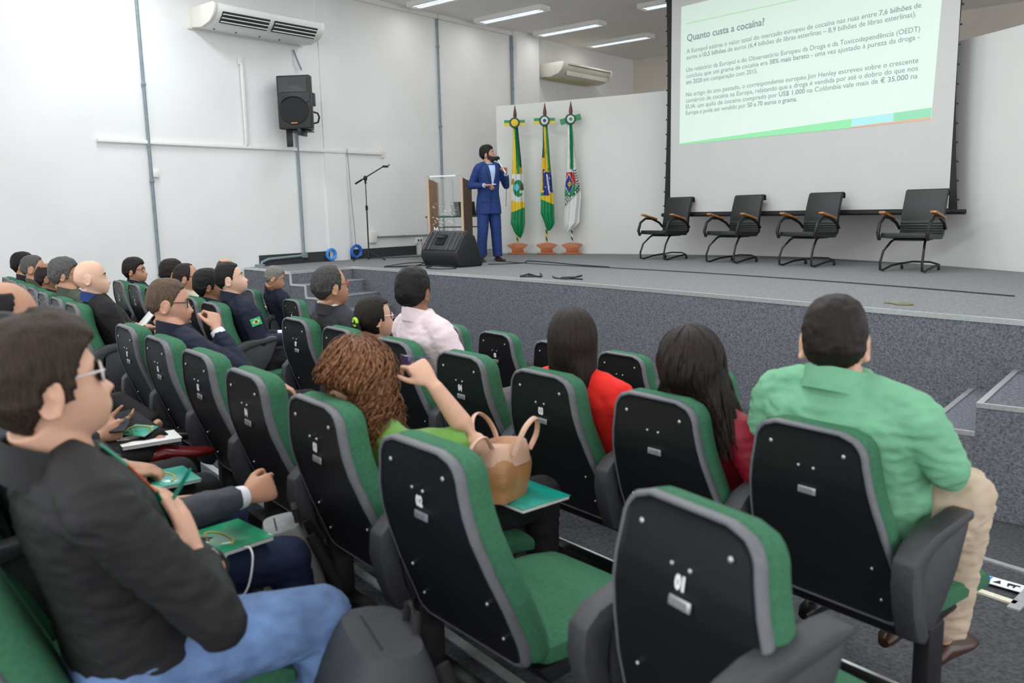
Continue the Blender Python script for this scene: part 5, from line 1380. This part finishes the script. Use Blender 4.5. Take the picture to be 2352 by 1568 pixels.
# --- man on the stage
MB_Y = radians(114)
def man():
    t, HMt, nb0, arms = person('standing person with a dark beard in a royal blue suit speaking into a microphone', (-8.66, 9.86, SZ), MB_Y, (.02, .035, 1.645), hyaw=radians(52) - MB_Y, hpitch=radians(6), skin='tan', hair='full', hmat='black', near=1, beard='saltp', top=BLUES, topn='suit_jacket', trousers=BLUES, shoes=SHOE, stand=True, hip=(0, -.0, .93), bw=1.05, bd=1.05, wr=.004, hs=1.08, cuffs=LBS,
      gt=1.01, collar=[(LBS, .070, .063, -.020, .030, 'shirt_collar')],
      rh=dict(e=(.29, .0, 1.17), w=(.16, .23, 1.17), f=(-.9, .45, .05), n=(-.2, .1, -1), c=((.5, .8, .5), (.8, 1., .6), (.9, 1., .6), (.9, 1., .6)), th=.3, tc=.8),
      lh=dict(e=(-.30, .03, 1.17), w=(-.22, .20, 1.345), f=(.25, .15, .80), n=(.75, .55, 0), c=((.9, 1.1, .7),) * 4, th=.4, tc=.8),
      knees=((.12, .03, .50), (-.11, .02, .50)), ankles=((.15, 0, .085), (-.13, .02, .085)))
    # jacket skirt
    s_ = MB(); ring_loft(s_, [((0, .0, .74), .200, .150), ((0, .0, .82), .198, .148), ((0, 0, .95), .182, .140), ((0, 0, 1.05), .168, .130)], 40, 2.5)
    me = s_.mesh('jacket_skirt', [BLUES]); me = remesh(me, .010, 3); wrinkle(me, .003); link('jacket_skirt', me, t)
    # shirt front and lapels laid on the chest
    def chest(x, z, off):
        f = (z - .93) / (nb0.z - .93); v = Vector((0, 0, .93)).lerp(nb0, f)
        wdt, dep = interp([(-.1, .158, .131), (.05, .173, .137), (.25, .166, .131), (.45, .170, .131), (.65, .187, .134), (.8, .200, .126), (.9, .178, .103), (.97, .12, .085), (1.02, .073, .070)], f)
        u = min(.97, abs(x - v.x) / wdt); return (x, v.y + dep * (1 - u ** 2.4) ** (1 / 2.4) + off, z)
    sh_ = MB(); N = 14; vs = []; fs = []
    for i in range(N + 1):
        z = 1.478 - .33 * i / N; w_ = .060 * (1 - i / N) ** .9 + .003
        for j in range(7): vs.append(chest(-w_ + 2 * w_ * j / 6, z, .010))
    for i in range(N):
        for j in range(6): fs.append((i * 7 + j, i * 7 + j + 1, (i + 1) * 7 + j + 1, (i + 1) * 7 + j))
    sh_.add(vs, fs)
    o = sh_.build('shirt_front', LBS, t); md = o.modifiers.new('s', 'SOLIDIFY'); md.thickness = .008
    for s in (-1, 1):
        lp_ = MB(); vs = []; fs = []
        for i in range(N + 1):
            f = i / N; z = 1.485 - .34 * f; x0 = .060 * (1 - f) ** .9 + .002; wd = .055 * (1 - abs(f - .35) / .75)
            wd = max(.012, wd)
            for j in range(4): vs.append(chest(s * (x0 + wd * j / 3), z, .014))
        for i in range(N):
            for j in range(3): fs.append((i * 4 + j, i * 4 + j + 1, (i + 1) * 4 + j + 1, (i + 1) * 4 + j))
        lp_.add(vs, fs); o = lp_.build('lapel', BLUES, t); md = o.modifiers.new('s', 'SOLIDIFY'); md.thickness = .006
    sp = MB(); sp.box((.0, .138, .84), (.014, .01, .12)); 
    fl = MB(); fl.box((.12, .128, .93), (.11, .012, .035), M=Matrix.Identity(4)); fl.build('pocket_flap', BLUES, t, bevel=.004)
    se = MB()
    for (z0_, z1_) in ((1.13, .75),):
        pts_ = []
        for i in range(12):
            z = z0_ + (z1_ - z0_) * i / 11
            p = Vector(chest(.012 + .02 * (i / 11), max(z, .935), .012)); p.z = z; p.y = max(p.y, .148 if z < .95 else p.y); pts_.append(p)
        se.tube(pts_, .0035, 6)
    se.build('front_seam', mat('cloth_suit_seam_blue', (.006, .014, .06), .8, noise_amt=.05), t)  # dark blue line down the jacket's front opening
    for z in (1.08, .98):
        b3_ = MB(); p = Vector(chest(-.012, z, .014)); b3_.ball(p, (.009, .005, .009), 10, 6); b3_.build('button', BLACKP, t)
    # microphone in the raised hand
    wl = arms[1][3]
    m_ = thing('microphone', 'black handheld microphone held to the speaking man\'s mouth', 'microphone', (0, 0, 0))
    R_ = Matrix.Translation((-8.66, 9.86, SZ)) @ Matrix.Rotation(-MB_Y, 4, 'Z')
    a = wl + Vector((.06, .055, .05)); hd = HMt @ Vector((0, .135, -.065)); d = (hd - a).normalized()
    b0 = a - d * .06
    m_.matrix_world = R_ @ Matrix.Translation(b0)
    L_ = (hd - b0).length
    MB().tube([(0, 0, 0), tuple(d * .05), tuple(d * (L_ - .05))], [.013, .014, .017], 12).build('handle', mat('mic_silver', (.6, .6, .62), .3, .5, noise_amt=.05), m_)
    MB().ball(tuple(d * (L_ - .015)), .038, 16, 12).build('foam_windscreen', mat('mic_foam', (.012, .012, .013), .9, bump=.8, bscale=300), m_)
    MB().tube([(0, 0, 0), tuple(-d * .05), (.0, .01, -.25), (.02, .02, -.5)], .004, 6).build('cord', BLACKM, m_)
    # presenter remote
    wr_ = arms[0][3]
    r_ = thing('presentation_clicker', 'small pale presentation clicker in the speaking man\'s lowered hand', 'remote', (0, 0, 0)); r_.matrix_world = R_ @ Matrix.Translation(wr_ + Vector((-.12, .07, .015)))
    MB().box((0, 0, 0), (.07, .022, .014)).build('casing', WHITEP, r_, bevel=.004)
    bt_ = MB(); bt_.box((-.01, 0, .008), (.012, .01, .003)); bt_.build('button', GREYP, r_)
man()

# ================================================================= belongings
TEAL = mat('teal_booklet_cover', (.0, .28, .21), .35, noise_amt=.25, nscale=9, coat=.2); GRNC = mat('green_booklet_cover', (.0, .25, .11), .35, noise_amt=.5, nscale=7, coat=.2); PAPER = mat('white_paper', (.78, .78, .74), .8, noise_amt=.03); GOLD = mat('booklet_gold_print', (.55, .42, .06), .4, noise_amt=.2)
def booklet(label, loc, yaw, size=(.30, .21, .012), cov=GRNC, tilt=(0, 0), name='folder', deco=True):
    t = thing(name, label, 'folder', loc, yaw); t.rotation_euler = (tilt[0], tilt[1], -yaw)
    a, b_, c = size
    MB().box((0, 0, 0), (a * .97, b_ * .97, c)).build('pages', PAPER, t, bevel=.001)
    MB().box((0, 0, c / 2 + .001), (a, b_, .002)).build('cover', cov, t, bevel=.0006)
    if deco:
        d_ = MB(); d_.tube([(.06 * cos(2 * pi * k / 20), .028 * sin(2 * pi * k / 20), c / 2 + .003) for k in range(16)], .003, 5, close=False); d_.build('emblem_print', GOLD, t)
        d_ = MB()
        for q in range(3): d_.tube([(-a * .45 + i * a * .09, -b_ * .32 + .012 * sin(i * .7 + q) + q * .012, c / 2 + .0025) for i in range(11)], .0015, 5)
        d_.build('wave_print', mat('booklet_pale_green', (.12, .55, .3), .4, noise_amt=.1), t)
    return t
booklet('green folder on the navy trousers of the grey suit person', at_chair('d3', .14, .67, .565), YAW + radians(-12), (.19, .25, .012), tilt=(radians(-2), radians(3)))
ms = MB(); q = [(0, 0, 0), (.02, .02, .003), (.05, .03, -.02), (.075, .02, -.08), (.08, .0, -.13), (.07, -.03, -.155), (.06, -.06, -.13), (.05, -.07, -.07), (.03, -.065, -.01), (.0, -.06, 0)]
Q = []
for i in range(len(q) - 1):
    a, b_, c, d = [Vector(q[max(0, min(len(q) - 1, i + k))]) for k in (-1, 0, 1, 2)]
    for k in range(6): u = k / 6; Q.append(.5 * ((2 * b_) + (-a + c) * u + (2 * a - 5 * b_ + 4 * c - d) * u * u + (-a + 3 * b_ - 3 * c + d) * u ** 3))
ms.tube(Q, .0038, 8); o = ms.build('face_mask_loop', WHITEP); o.location = at_chair('d3', .235, .71, .565); o.rotation_euler = (0, 0, radians(-35)); o.scale = (.75, .75, .8); tag(o, 'white elastic loop hanging from the green folder over the navy knee', 'strap')
booklet('teal folder on the lap of the person with folded hands', at_chair('d4', .13, .68, .605), YAW, (.20, .18, .010), TEAL)
booklet('open white booklet on the lap of the phone holder', at_chair('d5', .16, .76, .615), YAW + radians(5), (.15, .22, .014), PAPER, deco=False, name='booklet')
booklet('small green and white leaflet under the phone', at_chair('d5', .12, .74, .65), YAW + radians(-30), (.12, .08, .003), TEAL, tilt=(radians(15), 0))
t = thing('smartphone', 'black smartphone held by a person in the nearest row', 'phone', at_chair('d5', .12, .67, .685), YAW + radians(-60)); t.rotation_euler[0] = radians(12); t.scale = (.8, .8, .8)
MB().box((0, 0, 0), (.075, .15, .009)).build('case', BLACKP, t, bevel=.003); MB().box((0, 0, .005), (.068, .142, .001)).build('display', mat('phone_display', (.02, .022, .03), .1, noise_amt=.05), t)
booklet('green leaflet held on the far lap behind the crossed legs', at_chair('d6', .12, .60, .70), YAW, (.16, .20, .004), TEAL, tilt=(radians(20), radians(10)), deco=False)
booklet('teal folder under the tan handbag', at_chair('a3', .24, .62, .60), YAW + radians(-12), (.20, .26, .012), TEAL, tilt=(radians(-6), radians(6)), deco=False)
booklet('open white papers held by the bald man near the aisle', at_chair('a8', .10, .45, .86), YAW + radians(-20), (.21, .30, .008), PAPER, tilt=(radians(35), radians(-25)), deco=False, name='papers')

def rounded_bag(t, name, size, m_, bulge=.15, z0=0.):
    a, b_, c = size; rs = []
    for i in range(15):
        f = i / 14; s_ = (sin(pi * (.08 + .84 * f)) ** .35)
        if f < .5: s_ = max(s_, .93)
        rs.append([(a / 2 * s_ * abs(cos(q)) ** .5 * (1 if cos(q) > 0 else -1) * (1 + bulge * .3 * sin(pi * f)), b_ / 2 * s_ * abs(sin(q)) ** .6 * (1 if sin(q) > 0 else -1) * (1 + bulge * sin(pi * f)), z0 + c * f) for q in [2 * pi * j / 28 for j in range(28)]])
    mb = MB(); mb.rings(rs); me = mb.mesh(name, [m_]); wrinkle(me, .004, 9); return link(name, me, t)
TAN = mat('tan_leather', (.42, .20, .08), .4, noise_amt=.2, nscale=10, bump=.25, bscale=160); BLUSH = mat('blush_leather', (.62, .38, .27), .4, noise_amt=.12, nscale=10, bump=.2, bscale=160)
def cm(q, n=6):
    Q = []
    for i in range(len(q) - 1):
        a, b_, c, d = [Vector(q[max(0, min(len(q) - 1, i + k))]) for k in (-1, 0, 1, 2)]
        for k in range(n): u = k / n; Q.append(.5 * ((2 * b_) + (-a + c) * u + (2 * a - 5 * b_ + 4 * c - d) * u * u + (-a + 3 * b_ - 3 * c + d) * u ** 3))
    return Q + [Vector(q[-1])]
t = thing('handbag', 'tan leather handbag with blush straps on the curly woman\'s lap', 'bag', at_chair('a3', .23, .545, .612), YAW + radians(60))
t.rotation_euler[1] = radians(-8)
rounded_bag(t, 'bag_body', (.25, .11, .17), TAN, .2)
mb = MB(); rs = []
for z, k in ((.115, 1.03), (.15, .98), (.18, .86), (.185, .80), (.15, .72)): rs.append([(.125 * k * abs(cos(q)) ** .7 * (1 if cos(q) > 0 else -1), .066 * k * sin(q), z) for q in [2 * pi * j / 28 for j in range(28)]])
mb.rings(rs, cap=False); o = mb.build('top_band', BLUSH, t)
for s in (-1, 1):
    mb = MB(); mb.tube(cm([(-.08, s * .055, .15), (-.085, s * .075, .20), (-.05, s * .09, .245), (.01, s * .10, .265), (.07, s * .09, .235), (.085, s * .06, .15)]), .009, 8, flat=.45); mb.build('strap', BLUSH, t)
mb = MB(); mb.tube(cm([(.10, 0, .16), (.15, -.01, .21), (.20, -.03, .19), (.225, -.05, .10), (.20, -.05, .0), (.15, -.05, .06)]), .010, 8, flat=.4); mb.build('shoulder_strap', BLUSH, t)
mb = MB(); mb.tube([(.05, -.07, .15), (.06, -.085, .10), (.055, -.085, .04)], [.005, .011, .003], 8); mb.build('tassel', BLUSH, t)

def backpack(label, loc, yaw, size, m_, m2, tilt=0.):
    t = thing('backpack', label, 'bag', loc, yaw); t.rotation_euler[0] = tilt
    rounded_bag(t, 'bag_body', size, m_, .12)
    a, b_, c = size
    rounded_bag(t, 'front_pocket', (a * .8, b_ * .5, c * .5), m_, .1, .03).location = (0, -b_ * .42, 0)
    mb = MB(); mb.tube([(-a * .45, -b_ * .1, c * .25), (-a * .40, -b_ * .1, c * .75), (-a * .2, -b_ * .1, c * .99), (a * .2, -b_ * .1, c * .99), (a * .40, -b_ * .1, c * .75), (a * .45, -b_ * .1, c * .25)], .009, 8); mb.build('zip', m2, t)
    mb = MB(); mb.tube([(-.04, b_ * .3, c * .95), (-.03, b_ * .3, c * 1.08), (.03, b_ * .3, c * 1.08), (.04, b_ * .3, c * .95)], .010, 8, flat=.6); mb.build('carry_loop', m2, t)
    for s in (-1, 1):
        mb = MB(); mb.tube([(s * a * .25, b_ * .45, c * .92), (s * a * .30, b_ * .75, c * .6), (s * a * .30, b_ * .6, c * .2), (s * a * .3, b_ * .4, c * .05)], .018, 8, flat=.35); mb.build('strap', m2, t)
    return t
GB = mat('grey_canvas', (.30, .31, .31), .85, noise_amt=.12, nscale=20, bump=.4, bscale=400); BK = mat('black_nylon', (.035, .037, .043), .6, noise_amt=.15, nscale=12, bump=.4, bscale=260); BKS = mat('black_webbing', (.008, .008, .009), .7, noise_amt=.1)
backpack('light grey backpack on the floor behind the green seats, beside the navy knee', (-2.17, 1.53, .31), radians(30), (.27, .17, .52), GB, BKS, radians(8))
backpack('large dark grey backpack on the floor between the two nearest rows', (-1.38, 1.10, .31), radians(25), (.42, .24, .56), BK, BKS, radians(-5))
backpack('shiny black backpack resting against the aisle seat of the bald man', at_chair('a8', .42, .42, .05), YAW, (.28, .24, .62), mat('shiny_black_nylon', (.010, .010, .012), .3, noise_amt=.1, bump=.3, bscale=60), BKS)
t = thing('handbag', 'black handbag with a tall handle standing on a front row seat', 'bag', (-5.62, 4.86, .52), YAW)
rounded_bag(t, 'bag_body', (.34, .18, .42), mat('black_quilted_bag', (.012, .012, .014), .45, bump=.8, bscale=40, noise_amt=.1), .15)
MB().tube([(-.10, 0, .36), (-.09, 0, .48), (-.03, 0, .55), (.05, 0, .55), (.10, 0, .47), (.10, 0, .36)], .010, 8).build('handle', BKS, t)
CH['c11'] = (-5.72, 4.46)
# two further front-row seats used above
for k, lb in (('c10', 'front row seat under the almost hidden bald person'), ('c11', 'front row seat carrying the black handbag')):
    c = copy_tree(chairs['c4'], lb, (CH[k][0], CH[k][1], .03), YAW)
    chairs[k] = c
